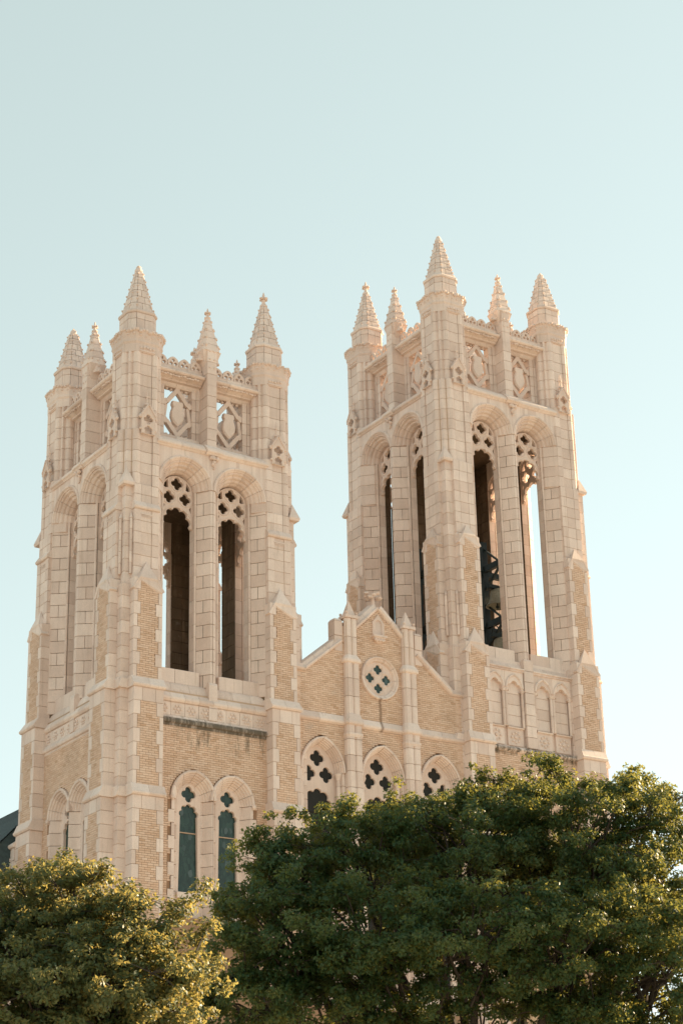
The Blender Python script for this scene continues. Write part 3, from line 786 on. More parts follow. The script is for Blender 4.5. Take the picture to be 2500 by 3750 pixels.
        for x0, x1 in ((.62, 2.58), (3.02, S-.62)):
            run_profile(th, 'stone_block', pp, [(-.20, zp0), (-.20, zp0+.40), (-.17, zp0+.43), (-.12, zp0+.47), (.18, zp0+.47), (.18, zp0)], x0, x1, T, vis, .98)
            run_profile(th, 'stone_block', pp, [(-.12, zp1-.14), (-.16, zp1-.10), (-.19, zp1-.06), (-.22, zp1), (.18, zp1), (.18, zp1-.14)], x0, x1, T, vis, .98)
            cpf = [(-.2, zp1), (-.34, zp1+.02), (-.36, zp1+.07), (-.44, zp1+.11), (-.52, zp1+.19), (-.64, zp1+.23), (-.68, zp1+.28), (-.67, zp1+.33), (-.50, zp1+.42), (-.42, zp1+.50), (-.42, zp1+.60), (-.36, zp1+.63), (.18, zp1+.63), (.18, zp1)]
            run_profile(th, 'cornice_stone', pp, cpf, x0, x1, T, vis, .65)
            g = Geo(); rs = random.Random(int(x0*10)+k)
            for j in range(15):
                g.geo(F(lump((x0+.1+(x1-x0-.2)*(j+.5)/15, -.56+rs.uniform(-.03, .02), zp1+.15+rs.uniform(-.02, .02)), rs.uniform(.035, .065), j, (1.3, 1, .8))))
            th.part('leaf_ornament', g, STONE_CARVED, pp, kind='stuff')
            for j in range(4):
                cxx = x0+(x1-x0)*(j+.5)/4
                o = th.part('cresting_arch', F(([(x+cxx, y-.30, z+zp1+.63) for x, y, z in CREST[0]], CREST[1])), STONE_CARVED, pp)
            g = Geo()
            for j in range(9):
                g.geo(F(lump((x0+(x1-x0)*j/8, -.30, zp1+.63+(.37 if j % 2 else .14)), .055, j, (1, 1, 1))))
            th.part('leaf_ornament', g, STONE_CARVED, pp, kind='stuff')
            # pierced panel: shield in a strapwork lozenge
            c = (x0+x1)/2+(.085 if x0 < 2 else -.085); zc = 33.74+dz; hw, hz = .60, 1.02
            g = Geo()
            pts = {'t': (0, .93), 'tl': (-.44, .36), 'tr': (.44, .36), 'bl': (-.44, -.42), 'br': (.44, -.42), 'b': (0, -.97)}
            def pt(n): return (c+pts[n][0], -.02, zc+pts[n][1])
            for a, b in (('t', 'tl'), ('t', 'tr'), ('bl', 'b'), ('br', 'b')): g.geo(F(bar(pt(a), pt(b), .16, .20 if a+b in ('ttl', 'blb') else .186)))
            for sx in (-1, 1):
                g.geo(F(bar((c+sx*.44, -.02, zc+.44), (c+sx*.60, -.02, zc+.28), .20, .18))); g.geo(F(bar((c+sx*.44, -.02, zc-.48), (c+sx*.60, -.02, zc-.30), .20, .18)))
                g.geo(F(bar((c+sx*.47, .0, zc+.26), (c+sx*.55, .0, zc-.34), .13, .14)))
                for zz, w in ((.93, .07), (-.93, .07)):
                    g.geo(F(lump((c+sx*.22, 0, zc+zz), w, 2))); g.geo(F(lump((c+sx*.42, 0, zc+zz*1.02), w, 3)))
            g.geo(F(bar((c, -.02, zc+.80), (c, -.02, zc+1.03), .20, .18))); g.geo(F(bar((c, -.02, zc-.85), (c, -.02, zc-1.04), .22, .18)))
            lz = th.part('strapwork', g, STONE_CARVED, pp)
            sh = [(-.21, .44), (.21, .44), (.25, .30), (.20, .18), (.275, -.05), (.28, -.25), (.20, -.42), (0, -.60), (-.20, -.42), (-.28, -.25), (-.275, -.05), (-.20, .18), (-.25, .30)]
            fr = [(c+x*.9, -.17, zc+z*.9+.02) for x, z in sh]; md = [(c+x, -.12, zc+z) for x, z in sh]; bk = [(c+x, .0, zc+z) for x, z in sh]
            n = len(sh); V = [(c, -.19, zc)]+fr+md+bk; Fc = [(0, 1+i, 1+(i+1) % n) for i in range(n)]
            for o in (1, 1+n):
                Fc += [(o+i, o+n+i, o+n+(i+1) % n, o+(i+1) % n) for i in range(n)]
            Fc += [tuple(range(1+3*n-1, 2*n, -1))]
            th.part('shield', F((V, Fc)), STONE, pp)
        # pinnacle over the central pilaster
        c = (2.8, -.42); zt = 36.05+dz
        pn = th.part('pinnacle', F(frustum(rect(c[0]-.18, c[0]+.18, -.77, -.07), zp1-.2, rect(c[0]-.18, c[0]+.18, -.77, -.07), zt)), MORTAR)
        for a, b in courses(zp1-.05, zt+.3): th.piece('stone_block', F(prism(rect(2.595, 3.005, -.80, -.04), a, b, .006)), STONE, pn, vis)
        g = Geo()
        g.geo(F(frustum(rect(c[0]-.20, c[0]+.20, c[1]-.20, c[1]+.20), zt-.35, rect(c[0]-.40, c[0]+.40, c[1]-.36, c[1]+.36), zt+.28)))
        for sx in (-1, 1):
            g.geo(F(frustum([(c[0]+sx*.20, c[1]-.22), (c[0]+sx*.46, c[1]-.10), (c[0]+sx*.46, c[1]+.10), (c[0]+sx*.20, c[1]+.22)][::sx], zt-.1, [(c[0]+sx*.20, c[1]-.03), (c[0]+sx*.26, c[1]-.02), (c[0]+sx*.26, c[1]+.02), (c[0]+sx*.20, c[1]+.03)][::sx], zt+.85)))
            for j in range(3): g.geo(F(lump((c[0]+sx*(.46-.06*j), c[1], zt-.05+.25*j), .07, j)))
            for j in range(3): g.geo(F(lump((c[0]+sx*.10, -.80, zt-.45+.35*j), .05, j+4, (1, .6, 1))))
        th.part('side_gablets', g, STONE_CARVED, pn)
        zb0, zb1 = zt+.26, zt+1.80
        for i in range(5):
            t0, t1 = i/5, (i+1)/5; hA, hB = .40+(.09-.40)*t0, .40+(.09-.40)*t1; za, zb = zb0+(zb1-zb0)*t0, zb0+(zb1-zb0)*t1
            th.piece('stone_block', F(frustum(octo(*c, hA, hA*.7), za+.006, octo(*c, hB, hB*.7), zb-.006)), STONE, pn, vis)
        g = crockets(*c, ((.40, .28, zb0), (.09, .063, zb1)), None, 4, .05); th.part('crockets', F((g.v, g.f)), STONE_CARVED, pn, kind='stuff')
        g = Geo().geo(F(loft([[(c[0]+r*cos(j*pi/4), c[1]+r*sin(j*pi/4), zb1+d) for j in range(8)] for r, d in ((.08, -.02), (.125, .01), (.13, .06), (.08, .10))])))
        fg = finial((c[0], c[1], zb1+.05), .75, k); g.geo(F((fg.v, fg.f))); th.part('finial', g, STONE_CARVED, pn)
        # what lies between the sill and the brick panel
        if P['style'] == 'rosettes':
            zr0, zr1 = 21.62, 22.11
            bp = th.part('rosette_band', Geo().geo(F(prism(rect(.4, S-.4, -.84, 0), 21.3, 22.52, 0, 0))), MORTAR)
            run_profile(th, 'ledge_stone', bp, [(-.84, 22.11), (-.92, 22.13), (-.97, 22.20), (-.97, 22.27), (-.82, 22.49), (-.5, 22.49), (-.5, 22.11)], .5, S-.5, T, vis, .55)
            run_profile(th, 'ledge_stone', bp, [(-.86, 21.22), (-.915, 21.25), (-.92, 21.32), (-.985, 21.35), (-1.0, 21.42), (-.985, 21.47), (-.885, 21.62), (-.5, 21.62), (-.5, 21.25)], .5, S-.5, T, vis, .7)
            for j in range(8):
                x0, x1 = .56+(S-1.12)*j/8, .56+(S-1.12)*(j+1)/8; th.piece('rosette_stone', F(prism(rect(x0, x1, -.88, -.4), zr0, zr1, .007)), STONE, bp, vis)
                if j not in (8,):
                    cc = ((x0+x1)/2, -.885, (zr0+zr1)/2); g = Geo(); g.geo(F(lump(cc, .07, j, (1, .5, 1))))
                    for q in range(6): g.geo(F(lump((cc[0]+.13*cos(q*pi/3), cc[1], cc[2]+.13*sin(q*pi/3)), .055, q, (1, .5, 1))))
                    th.part('rosette', g, STONE_CARVED, bp)
            for zz in courses(21.62, 22.55): th.piece('stone_block', F(prism([(2.62, -.93), (2.98, -.93), (2.98, -.5), (2.62, -.5)], *zz, .007)), STONE, bp, vis)
        else:
            bp = th.part('blind_arcade', Geo().geo(F(prism(rect(.4, S-.4, -.70, 0), ptop, sill-.5, 0, 0))), STONE)
            run_profile(th, 'ledge_stone', bp, [(-.86, 22.26), (-.94, 22.29), (-1.0, 22.35), (-1.0, 22.40), (-.86, 22.52), (-.5, 22.52), (-.5, 22.28)], .5, S-.5, T, vis, .8)
            run_profile(th, 'ledge_stone', bp, [(-.86, 25.60), (-.93, 25.62), (-.90, 25.68), (-.96, 25.70), (-.95, 25.76), (-.80, 25.82), (-.5, 25.82), (-.5, 25.60)], .5, 2.58, T, vis, .8)
            run_profile(th, 'ledge_stone', bp, [(-.86, 25.60), (-.93, 25.62), (-.90, 25.68), (-.96, 25.70), (-.95, 25.76), (-.80, 25.82), (-.5, 25.82), (-.5, 25.60)], 3.02, S-.5, T, vis, .8)
            for cxx in (1.12, 2.07, 3.53, 4.48):
                # recessed panel courses
                for a, b in courses(22.5, 25.6): th.piece('stone_block', F(prism(rect(cxx-.36, cxx+.36, -.74, -.5), a, b, .007)), STONE, bp, vis)
                out = [(cxx+.475, 25.61), (cxx-.475, 25.61), (cxx-.475, 24.85)]+[(cxx-.34, 24.85)]+[(x, z) for x, z in foiled_head(cxx, 24.85, .36, 3)[::-1]]+[(cxx+.34, 24.85), (cxx+.475, 24.85)]
                th.piece('arcade_head', F(clip_flat(out, [], -.88, -.70, .015)), STONE, bp, vis)
                path, nr = arch_path(cxx, 24.92, .36, .50, 7)
                sweep_arch(th, 'voussoir', bp, path, nr, [(0, -.82), (0, -.90), (.03, -.93), (.07, -.93), (.10, -.90), (.10, -.82)][::-1], T, vis, 4)
                for sx in (-1, 1):
                    x = cxx+sx*.415
                    for a, b in courses(23.33, 24.75, .7): th.piece('arcade_shaft', F(prism([(x+.06*cos(t), -.82+.06*sin(t)) for t in [j*pi/4 for j in range(8)]], a, b, .004, .008)), STONE, bp, vis)
                    th.piece('arcade_shaft', F(frustum([(x+.07*cos(j*pi/4), -.82+.07*sin(j*pi/4)) for j in range(8)], 24.75, [(x+.11*cos(j*pi/4), -.82+.11*sin(j*pi/4)) for j in range(8)], 24.86)), STONE, bp, vis)
                th.piece('carved_tablet', F(prism(rect(cxx-.39, cxx+.39, -.80, -.5), 22.56, 23.27, .006, .02)), STONE, bp, vis)
                run_profile(th, 'ledge_stone', bp, [(-.80, 23.25), (-.87, 23.27), (-.88, 23.31), (-.76, 23.36), (-.6, 23.36), (-.6, 23.25)], cxx-.40, cxx+.40, T, vis, 1.0)
                g = Geo(); rs = random.Random(int(cxx*10))
                for q in range(8): g.geo(F(lump((cxx+.2*cos(q*pi/4), -.81, 22.92+.2*sin(q*pi/4)), .06, q, (1, .5, 1))))
                g.geo(F(lump((cxx, -.81, 22.92), .09, 3, (1, .5, 1))))
                th.part('carved_relief', g, STONE_CARVED, bp)
            for a, b in courses(22.52, sill-.45):
                th.piece('stone_block', F(prism(rect(2.56, 3.04, -.94, -.5), a, b, .008)), STONE, bp, vis)
                for x0, x1 in ((.52, .66), (S-.66, S-.52)): th.piece('stone_block', F(prism(rect(x0, x1, -.86, -.5), a, b, .006)), STONE, bp, vis)
        if lanc: build_lancets(th, T, F, wall, vis)
    # floors inside: belfry floor, belfry ceiling, roof deck
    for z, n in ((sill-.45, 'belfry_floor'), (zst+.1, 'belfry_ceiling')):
        th.part(n, Geo().box(X0-.3, X0+S+.3, -.3, S+.3, z-.2, z+.12), INNER_SHADED)
    g = Geo()   # inner lining of the corners
    for ix in (0, 1):
        for iy in (0, 1):
            cx, cy = X0+ix*S, iy*S
            g.box(cx-.3, cx+.62 if ix == 0 else cx+.3, cy-.3, cy+.3, sill-.3, zst) if False else None
    th.finish()
    return th

def build_lancets(th, T, F, wall, vis):
    for c in (2.02, 3.58):
        zs = 18.72
        lw = th.part('lancet_window', F(clip_flat([(c+.50, 14.6)]+[(x, z) for x, z in pointed(c, zs, .50, .62, 8)]+[(c-.50, 14.6)],
              [quatrefoil(c, 18.95, .285, 6), [(c+.385, 15.52)]+foiled_head(c, 18.20, .385, 5)+[(c-.385, 15.52)]], -.58, -.40, .02)), STONE_CARVED)
        th.part('glass_pane', F(prism(rect(c-.48, c+.48, -.46, -.44), 15.4, 19.3, 0, 0)), GLASS, lw)
        th.part('glazing_bar', F(prism(rect(c-.385, c+.385, -.50, -.465), 17.58, 17.615, 0, 0)), MORTAR, lw)
        # splayed jambs below the springing
        for sx in (-1, 1):
            for i, (a, b) in enumerate(courses(14.6, zs)):
                w = .99 if (i % 2 and (sx < 0) == (c < 2.8)) else .86
                e = .78 if (sx > 0) == (c < 2.8) else w
                poly = [(c+sx*.46, -.56), (c+sx*.52, -.62), (c+sx*.56, -.60), (c+sx*.60, -.66), (c+sx*.74, -.915), (c+sx*e, -.915), (c+sx*e, -.3), (c+sx*.46, -.3)]
                if sx > 0: pass
                else: poly = poly[::-1]
                # ccw check
                ar = sum(poly[q][0]*poly[(q+1) % 8][1]-poly[(q+1) % 8][0]*poly[q][1] for q in range(8))
                if ar < 0: poly = poly[::-1]
                th.piece('stone_block', F(prism(poly, a, b, .008)), STONE, lw, vis)
        # arch orders and hood
        path, nr = arch_path(c, zs, .46, .58, 10)
        prof = [(.43, -.88), (.44, -.97), (.40, -1.0), (.34, -.98), (.32, -.92), (.27, -.91), (.25, -.84), (.21, -.83), (.19, -.75), (.15, -.74), (.13, -.67), (.09, -.66), (.07, -.60), (.0, -.56), (.0, -.38), (.43, -.38)]
        lim = 2.8-c
        sweep_arch(th, 'voussoir', lw, path, nr, prof[::-1], T, vis, 6)
        for sx in ((-1,) if c < 2.8 else (1,)):
            g = Geo(); g.geo(F(lump((c+sx*.85, -.97, zs-.03), .09, 1, (1, 1, 1.2)))); th.part('hood_stop', g, STONE_CARVED, lw)
        th.piece('sill_stone', F(prism(rect(c-.5, c+.5, -.72, -.3), 15.28, 15.5, .006)), STONE, lw, vis)

base_stages = lambda: [
    dict(z0=0, z1=18.48, out=1.40, hw=.60, brick=True, top='ledge', next=1.33),
    dict(z0=18.86, z1=22.32, out=1.33, hw=.585, brick=True, top='ledge', next=1.2)]
LEFT = dict(dz=0.0, sill=23.43, sill_low=22.47, panel_top=21.27, core_top=26.2, q1=.78, corner_gablet=30.1, nook=(26.6, 28.75), style='rosettes', lancets=True,
    stages=base_stages()+[dict(z0=22.70, z1=26.41, out=1.20, hw=.57, brick=True, top='cap', eave=25.98, apex=27.09, next=.99),
                          dict(z0=26.0, z1=29.10, out=.99, hw=.50, brick=False, top='hood', next=.93, panel=True),
                          dict(z0=29.3, z1=30.1, out=.93, hw=.49, brick=False, top=None)])
RIGHT = dict(dz=5.635, sill=26.61, sill_low=25.8, panel_top=22.3, core_top=26.2, q1=.82, corner_gablet=34.25, nook=(26.7, 28.4), style='arcade', lancets=False,
    stages=base_stages()+[dict(z0=22.70, z1=26.36, out=1.29, hw=.575, brick=True, top='cap', eave=25.95, apex=27.03, next=1.15),
                          dict(z0=26.0, z1=30.95, out=1.13, hw=.50, brick=True, top='cap', eave=30.55, apex=31.45, next=.96),
                          dict(z0=30.6, z1=34.25, out=.95, hw=.49, brick=False, top=None)])
RIGHT['stages'][1]['next'] = 1.29
build_tower(0.0, 'shorter square stone and brick bell tower with twin lancet windows, left of the gable', None, LEFT, ['nub', 'broken', 'finial', 'finial'])
build_tower(DX, 'taller square stone bell tower with bells in its belfry, right of the gable', None, RIGHT, ['nub', 'finial', 'finial', 'broken'])

# ------------------------------------------------------------------ gabled church front between the towers
XC = (S+DX)/2
def build_gable():
    th = Thing('church_gable', 'brick church gable with small rose window, between the two bell towers', 'church front', (XC, 0, 0))
    I = lambda p: p
    zo = {'l': S+.6, 'r': DX-.6}
    # outline of the wall top (x offset from centre, z)
    prof = [(-4.0, 24.15), (-3.33, 24.15), (-1.66, 25.50), (-1.66, 26.30), (-1.0, 26.10), (0, 27.05), (1.0, 26.10), (1.66, 26.30), (1.66, 25.50), (3.33, 24.15), (4.0, 24.15)]
    out = [(XC+4.0, 0), (XC-4.0, 0)]+[(XC+x, z) for x, z in prof]
    cs = (-2.65, 0, 2.65); holes = []
    holes.append(arc(XC, 24.31, .80, 0, 2*pi-.1, 40))
    for c in cs: holes.append([(XC+c+.93, 12.0)]+[(x, z) for x, z in pointed(XC+c, 20.4, .93, 1.36, 8)]+[(XC+c-.93, 12.0)])
    wall = th.part('brick_wall', clip_flat(out, holes, -.865, -.25, .004), BMORTAR)
    def top(x):
        x = abs(x)
        if x > 3.33: return 24.15
        if x > 1.66: return 24.15+(3.33-x)/1.67*1.35
        return 26.08+max(0, (1.0-x))*.95
    def hol(z):
        o = []
        for c in cs:
            if z < 20.4: o.append((XC+c-.99, XC+c+.99))
            else:
                a, rise = .955, 1.37; R = (a*a+rise*rise)/(2*a); d = R*R-(z-20.4)**2
                if d > 0 and sqrt(d)-(R-a) > 0: h = sqrt(d)-(R-a); o.append((XC+c-h-.02, XC+c+h+.02))
        d = .84**2-(z-24.31)**2
        if d > 0: o.append((XC-sqrt(d), XC+sqrt(d)))
        # outside of the sloping top
        if z > 24.15:
            if z < 25.5: lim = 3.33-(z-24.15)/1.35*1.67
            elif z < 26.1: lim = 1.66
            else: lim = max(0, 1.0-(z-26.08)/.95)
            o += [(XC-9, XC-lim), (XC+lim, XC+9)]
        return o
    brick_field(th, 'brick', wall, XC-3.80, XC+3.80, 17.8, 22.22, -.9, I, True, hol)
    brick_field(th, 'brick', wall, XC-3.80, XC+3.80, 22.45, 27.0, -.9, I, True, hol)
    # string course
    pr = [(-.86, 22.22), (-.92, 22.24), (-1.0, 22.29), (-1.02, 22.36), (-.99, 22.41), (-.90, 22.60), (-.6, 22.60), (-.6, 22.22)]
    for a, b in ((-3.9, -1.66), (-.98, .98), (1.66, 3.9)): run_profile(th, 'string_course_stone', wall, pr, XC+a, XC+b, I, True, .95)
    # sloped copings: slabs along the raking edges
    def coping(p0, p1, n):
        for i in range(n):
            t0, t1 = i/n, (i+1)/n; a = (p0[0]+(p1[0]-p0[0])*t0, p0[1]+(p1[1]-p0[1])*t0); b = (p0[0]+(p1[0]-p0[0])*t1, p0[1]+(p1[1]-p0[1])*t1)
            L = math.hypot(b[0]-a[0], b[1]-a[1]); t = ((b[0]-a[0])/L, (b[1]-a[1])/L); nn = (-t[1], t[0])
            if nn[1] < 0: nn = (-nn[0], -nn[1])
            sec = [(-.90, -.02), (-.97, .0), (-1.02, .05), (-1.02, .09), (-.93, .14), (-.90, .26), (-.55, .32), (-.2, .26), (-.2, -.02)]
            rings = []
            for P_, e in ((a, .006), (b, -.006)):
                rings.append([(XC+P_[0]+t[0]*e+nn[0]*h, y, P_[1]+t[1]*e+nn[1]*h) for y, h in sec])
            if t[0] < 0: rings = [r[::-1] for r in rings]
            th.piece('coping_stone', loft([r[::-1] for r in rings]), STONE, wall, True)
    for s in (-1, 1):
        coping((s*1.70, 25.46), (s*3.36, 24.12), 3) if s > 0 else coping((-3.36, 24.12), (-1.70, 25.46), 3)
        coping((3.34, 24.12), (3.95, 24.12), 1) if s > 0 else coping((-3.95, 24.12), (-3.34, 24.12), 1)
    coping((-1.06, 26.06), (0, 27.06), 2); coping((0, 27.06), (1.06, 26.06), 2)
    # kneeler blocks outside the pilasters
    for s in (-1, 1):
        x0, x1 = sorted((s*1.66, s*2.02)); th.piece('stone_block', prism(rect(XC+x0, XC+x1, -.93, -.5), 25.1, 25.72, .006), STONE, wall, True)
        th.piece('stone_block', prism(rect(XC+x0, XC+x1, -.95, -.5), 25.72, 26.30, .006), STONE, wall, True)
        th.piece('stone_block', frustum(rect(XC+x0, XC+x1, -.95, -.5), 26.30, rect(XC+x0+.05, XC+x1-.05, -.88, -.57), 26.40), STONE, wall, True)
    # twin shaft pilasters with ring and pinnacle
    for s in (-1, 1):
        xc = XC+s*1.32
        pl = th.part('pilaster', Geo().box(xc-.24, xc+.24, -1.04, -.8, 12, 26.3), MORTAR)
        for zz, h, d in ((( 12, 22.30), .34, 1.17), ((22.66, 24.75), .31, 1.13), ((24.95, 26.45), .27, 1.09)):
            for a, b in courses(zz[0], zz[1], .62):
                th.piece('stone_block', prism([(xc-h, -.88), (xc-h, -d+.10), (xc-h+.07, -d), (xc-.06, -d), (xc, -d+.05), (xc, -.88)][::1], a, b, .007), STONE, pl, True)
                th.piece('stone_block', prism([(xc, -.88), (xc, -d+.05), (xc+.06, -d), (xc+h-.07, -d), (xc+h, -d+.10), (xc+h, -.88)], a, b, .007), STONE, pl, True)
        for z0, h0, d0, h1, d1, hh in ((22.30, .40, 1.24, .31, 1.13, .38), (24.72, .37, 1.19, .27, 1.09, .26), (21.86, .37, 1.20, .34, 1.17, .06)):
            g = Geo()
            P_ = lambda h, d: [(xc-h, -.86), (xc-h, -d+.1), (xc-h+.08, -d), (xc+h-.08, -d), (xc+h, -d+.1), (xc+h, -.86)]
            g.geo(loft([[(x, y, z) for x, y in P_(h, d)] for h, d, z in ((h1, d1, z0-.08), (h0-.02, d0-.02, z0-.04), (h0, d0, z0), (h0, d0, z0+.07), (h1, d1, z0+hh))]))
            th.part('ring_moulding', g, STONE, pl)
        g = Geo(); g.geo(frustum(rect(xc-.30, xc+.30, -1.13, -.62), 26.45, rect(xc-.30, xc+.30, -1.13, -.62), 26.55)); g.geo(frustum(rect(xc-.20, xc+.20, -1.06, -.68), 26.55, rect(xc-.02, xc+.02, -.89, -.85), 27.18))
        for q in range(4):
            for j in range(2): g.geo(lump((xc+(.22-.0*j)*(1 if q % 2 else -1), -1.08 if q < 2 else -.66, 26.56+.1*j), .06, q+j))
        th.part('pinnacle', g, STONE_CARVED, pl)
    # rose window
    rc = 24.31; cz = lambda r: arc(XC, rc, r, 0, 2*pi-2*pi/40, 39)
    rose = th.part('rose_window', clip_flat(cz(.70), [quatrefoil(XC+.37*cos(a), rc+.37*sin(a), .195, 5) for a in (0, pi/2, pi, 3*pi/2)], -.81, -.72, .015), STONE_CARVED)
    n = 40; path = cz(.70)+[cz(.70)[0]]; nr = [((x-XC)/.70, (z-rc)/.70) for x, z in path]
    sweep_arch(th, 'voussoir', rose, path, nr, [(.15, -.86), (.15, -.95), (.12, -.99), (.08, -.97), (.06, -.92), (.0, -.90), (-.03, -.84), (-.03, -.74), (.15, -.74)][::-1], I, True, 10)
    for a in (pi/4, 3*pi/4, 5*pi/4, 7*pi/4):
        g = Geo(); g.geo(lathe((0, 0, 0), [(.001, .05), (.05, .045), (.10, .02), (.115, 0)], 10))
        th.part('carved_boss', ([(XC+.37*cos(a)+x*.7, -.81-z, rc+.37*sin(a)+y*.7) for x, y, z in g.v], g.f), STONE_CARVED, rose)
    for a in (0, pi/2, pi, 3*pi/2):
        pth = arc(XC+.37*cos(a), rc+.37*sin(a), .225, 0, 2*pi, 16); th.part('ring_moulding', tube([(x, -.81, z) for x, z in pth], .024, 5), STONE_CARVED, rose)
    th.part('glass_pane', Geo().box(XC-.68, XC+.68, -.76, -.74, rc-.68, rc+.68), GLASS, rose)
    # three tall traceried windows
    for c in cs:
        x = XC+c; zs = 20.4
        pl = th.part('traceried_window', clip_flat([(x+.80, 12)]+[(a, b) for a, b in pointed(x, zs, .80, 1.14, 9)]+[(x-.80, 12)],
            [quatrefoil(x, 20.96, .305, 6), quatrefoil(x-.385, 20.36, .295, 6), quatrefoil(x+.385, 20.36, .295, 6), [(x+.60, 12.6)]+foiled_head(x, 19.17, .62, 5)+[(x-.60, 12.6)]], -.56, -.42, .02), STONE_CARVED)
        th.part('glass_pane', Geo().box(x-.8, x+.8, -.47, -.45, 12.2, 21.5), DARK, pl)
        path, nr = arch_path(x, zs, .74, 1.06, 10)
        sweep_arch(th, 'voussoir', pl, path, nr, [(.24, -.88), (.25, -.97), (.21, -1.0), (.16, -.98), (.15, -.91), (.115, -.90), (.11, -.83), (.075, -.82), (.07, -.74), (.035, -.73), (.03, -.65), (.0, -.63), (-.01, -.42), (.24, -.42)][::-1], I, True, 6)
        for s in (-1, 1):
            for a, b in courses(12, zs):
                xx = x+s*.80; th.piece('jamb_shaft', prism([(xx+.085*cos(t), -.72+.085*sin(t)) for t in [j*pi/4 for j in range(8)]], a, b, .003, .006), STONE, pl, True)
                x0, x1 = sorted((x+s*.86, x+s*.99)); th.piece('stone_block', prism(rect(x0, x1, -.91, -.4), a, b, .007), STONE, pl, True)
                x0, x1 = sorted((x+s*.76, x+s*.88)); th.piece('stone_block', prism(rect(x0, x1, -.60, -.4), a, b, .007), STONE, pl, True)
            th.part('capital', lathe((x+s*.80, -.72, zs-.24), [(.09, 0), (.10, .03), (.085, .06), (.14, .18), (.15, .24)], 10), STONE, pl)
    # niche with corbel under the apex, leaf finial on top
    ni = th.part('niche', clip_flat([(XC-.27, 25.98), (XC+.27, 25.98), (XC+.27, 26.52), (XC, 26.86), (XC-.27, 26.52)], [[(XC-.16, 26.02), (XC+.16, 26.02), (XC+.16, 26.45)]+arc(XC, 26.47, .15, 0, pi, 8)+[(XC-.16, 26.45)]], -.95, -.86, .015), STONE_CARVED)
    g = Geo(); g.geo(frustum(rect(XC-.10, XC+.10, -.95, -.86), 25.72, rect(XC-.27, XC+.27, -1.05, -.86), 25.92)); g.box(XC-.31, XC+.31, -1.08, -.86, 25.92, 25.99)
    for j in range(7): g.geo(lump((XC-.2+.066*j, -1.0, 25.82-.03*(j % 2)), .06, j))
    th.part('corbel', g, STONE_CARVED, ni)
    th.part('niche_back', Geo().box(XC-.18, XC+.18, -.90, -.88, 26.0, 26.64), STONE, ni)
    g = Geo(); g.geo(tube([(XC, -.6, 27.2), (XC, -.6, 27.45), (XC, -.6, 27.7)], [.12, .07, .06], 8))
    for j in range(10): a = j*.63; g.geo(lump((XC+.24*cos(a)*(1+.2*(j % 2)), -.6+.2*sin(a), 27.62+.08*(j % 3)), .10, j, (1.2, 1.2, .8)))
    th.part('leaf_finial', g, STONE_CARVED)
    th.finish()
build_gable()

# ------------------------------------------------------------------ nave and low wing behind the left tower
def extrude_tri():
    tri = [(-4.75, 15.2), (4.85, 15.2), (.05, 20.22)]; V = [(x, y, z) for y in (S+1.02, 45.5) for x, z in tri]
    return V, [(0, 1, 2), (5, 4, 3), (0, 3, 4, 1), (1, 4, 5, 2), (2, 5, 3, 0)]
def build_nave():
    th = Thing('church_nave', 'dark slate roofed church wing with carved parapet behind the shorter bell tower', 'church wing', (0, 20, 0))
    wl_ = th.part('brick_wall', Geo().box(-4.6, 4.8, S+1.0, 45, 0, 15.6).box(6.5, DX-.9, .2, 45, 0, 20.0), FARBRICK)
    g = Geo(); x0, z0, x1, z1 = -5.0, 15.0, .05, 20.30
    rows = 46
    for i in range(rows):                      # slate courses, each lapping the one below
        t0, t1 = i/rows, (i+1)/rows
        xa, za, xb, zb = x0+(x1-x0)*t0, z0+(z1-z0)*t0, x0+(x1-x0)*t1, z0+(z1-z0)*t1
        g.add([(xa, S+.95, za+.02), (xa, 46, za+.02), (xb+.02, 46, zb), (xb+.02, S+.95, zb), (xa, S+.95, za-.03), (xa, 46, za-.03)], [(0, 3, 2, 1), (4, 0, 1, 5)])
        xa, xb = .1-xa, .1-xb
        g.add([(xa, S+.95, za+.02), (xa, 46, za+.02), (xb-.02, 46, zb), (xb-.02, S+.95, zb)], [(0, 1, 2, 3)])
    th.part('roof', g, SLATE)
    th.part('hanging_slates', extrude_tri(), SLATE)
    th.part('roof', Geo().add([(6.3, .1, 20), (XC, .1, 24.2), (DX-.8, .1, 20), (6.3, 45, 20), (XC, 45, 24.2), (DX-.8, 45, 20)], [(0, 1, 4, 3), (1, 2, 5, 4), (0, 2, 1), (3, 4, 5)]), SLATE)
    # carved wing wall continuing the left face of the tower
    w = th.part('wing_wall', Geo().box(-1.36, -.6, S+.5, S+1.95, 0, 18.08), MORTAR)
    for a, b in courses(11, 18.08):
        for y0, y1 in ((S+.62, S+.86), (S+1.72, S+1.98)): th.piece('stone_block', prism(rect(-1.42, -.9, y0, y1), a, b, .008), STONE, w, True)
        th.piece('stone_block', prism(rect(-1.385, -.9, S+.86, S+1.72), a, b, .008), STONE, w, True)
    V, Fc = extrude_profile([(-1.40, 18.08), (-1.47, 18.10), (-1.50, 18.16), (-1.48, 18.22), (-1.2, 18.42), (-.6, 18.42), (-.6, 18.08)], 0, 1.45)
    th.piece('coping_stone', ([(y, S+.58+u, z) for u, y, z in V], [f[::-1] for f in Fc]), STONE, w, True)
    g = Geo()
    for yy, zz in ((S+1.08, 17.55), (S+1.5, 17.55), (S+1.29, 17.05), (S+1.08, 16.5), (S+1.5, 16.5)):
        for q in range(4):
            pts = arc(yy+.1*cos(q*pi/2), zz+.1*sin(q*pi/2), .10, q*pi/2-1.9, q*pi/2+1.9, 7); g.geo(tube([(-1.40, a, b) for a, b in pts], .022, 5))
    th.part('carved_relief', g, STONE_CARVED, w)
    th.finish()
build_nave()

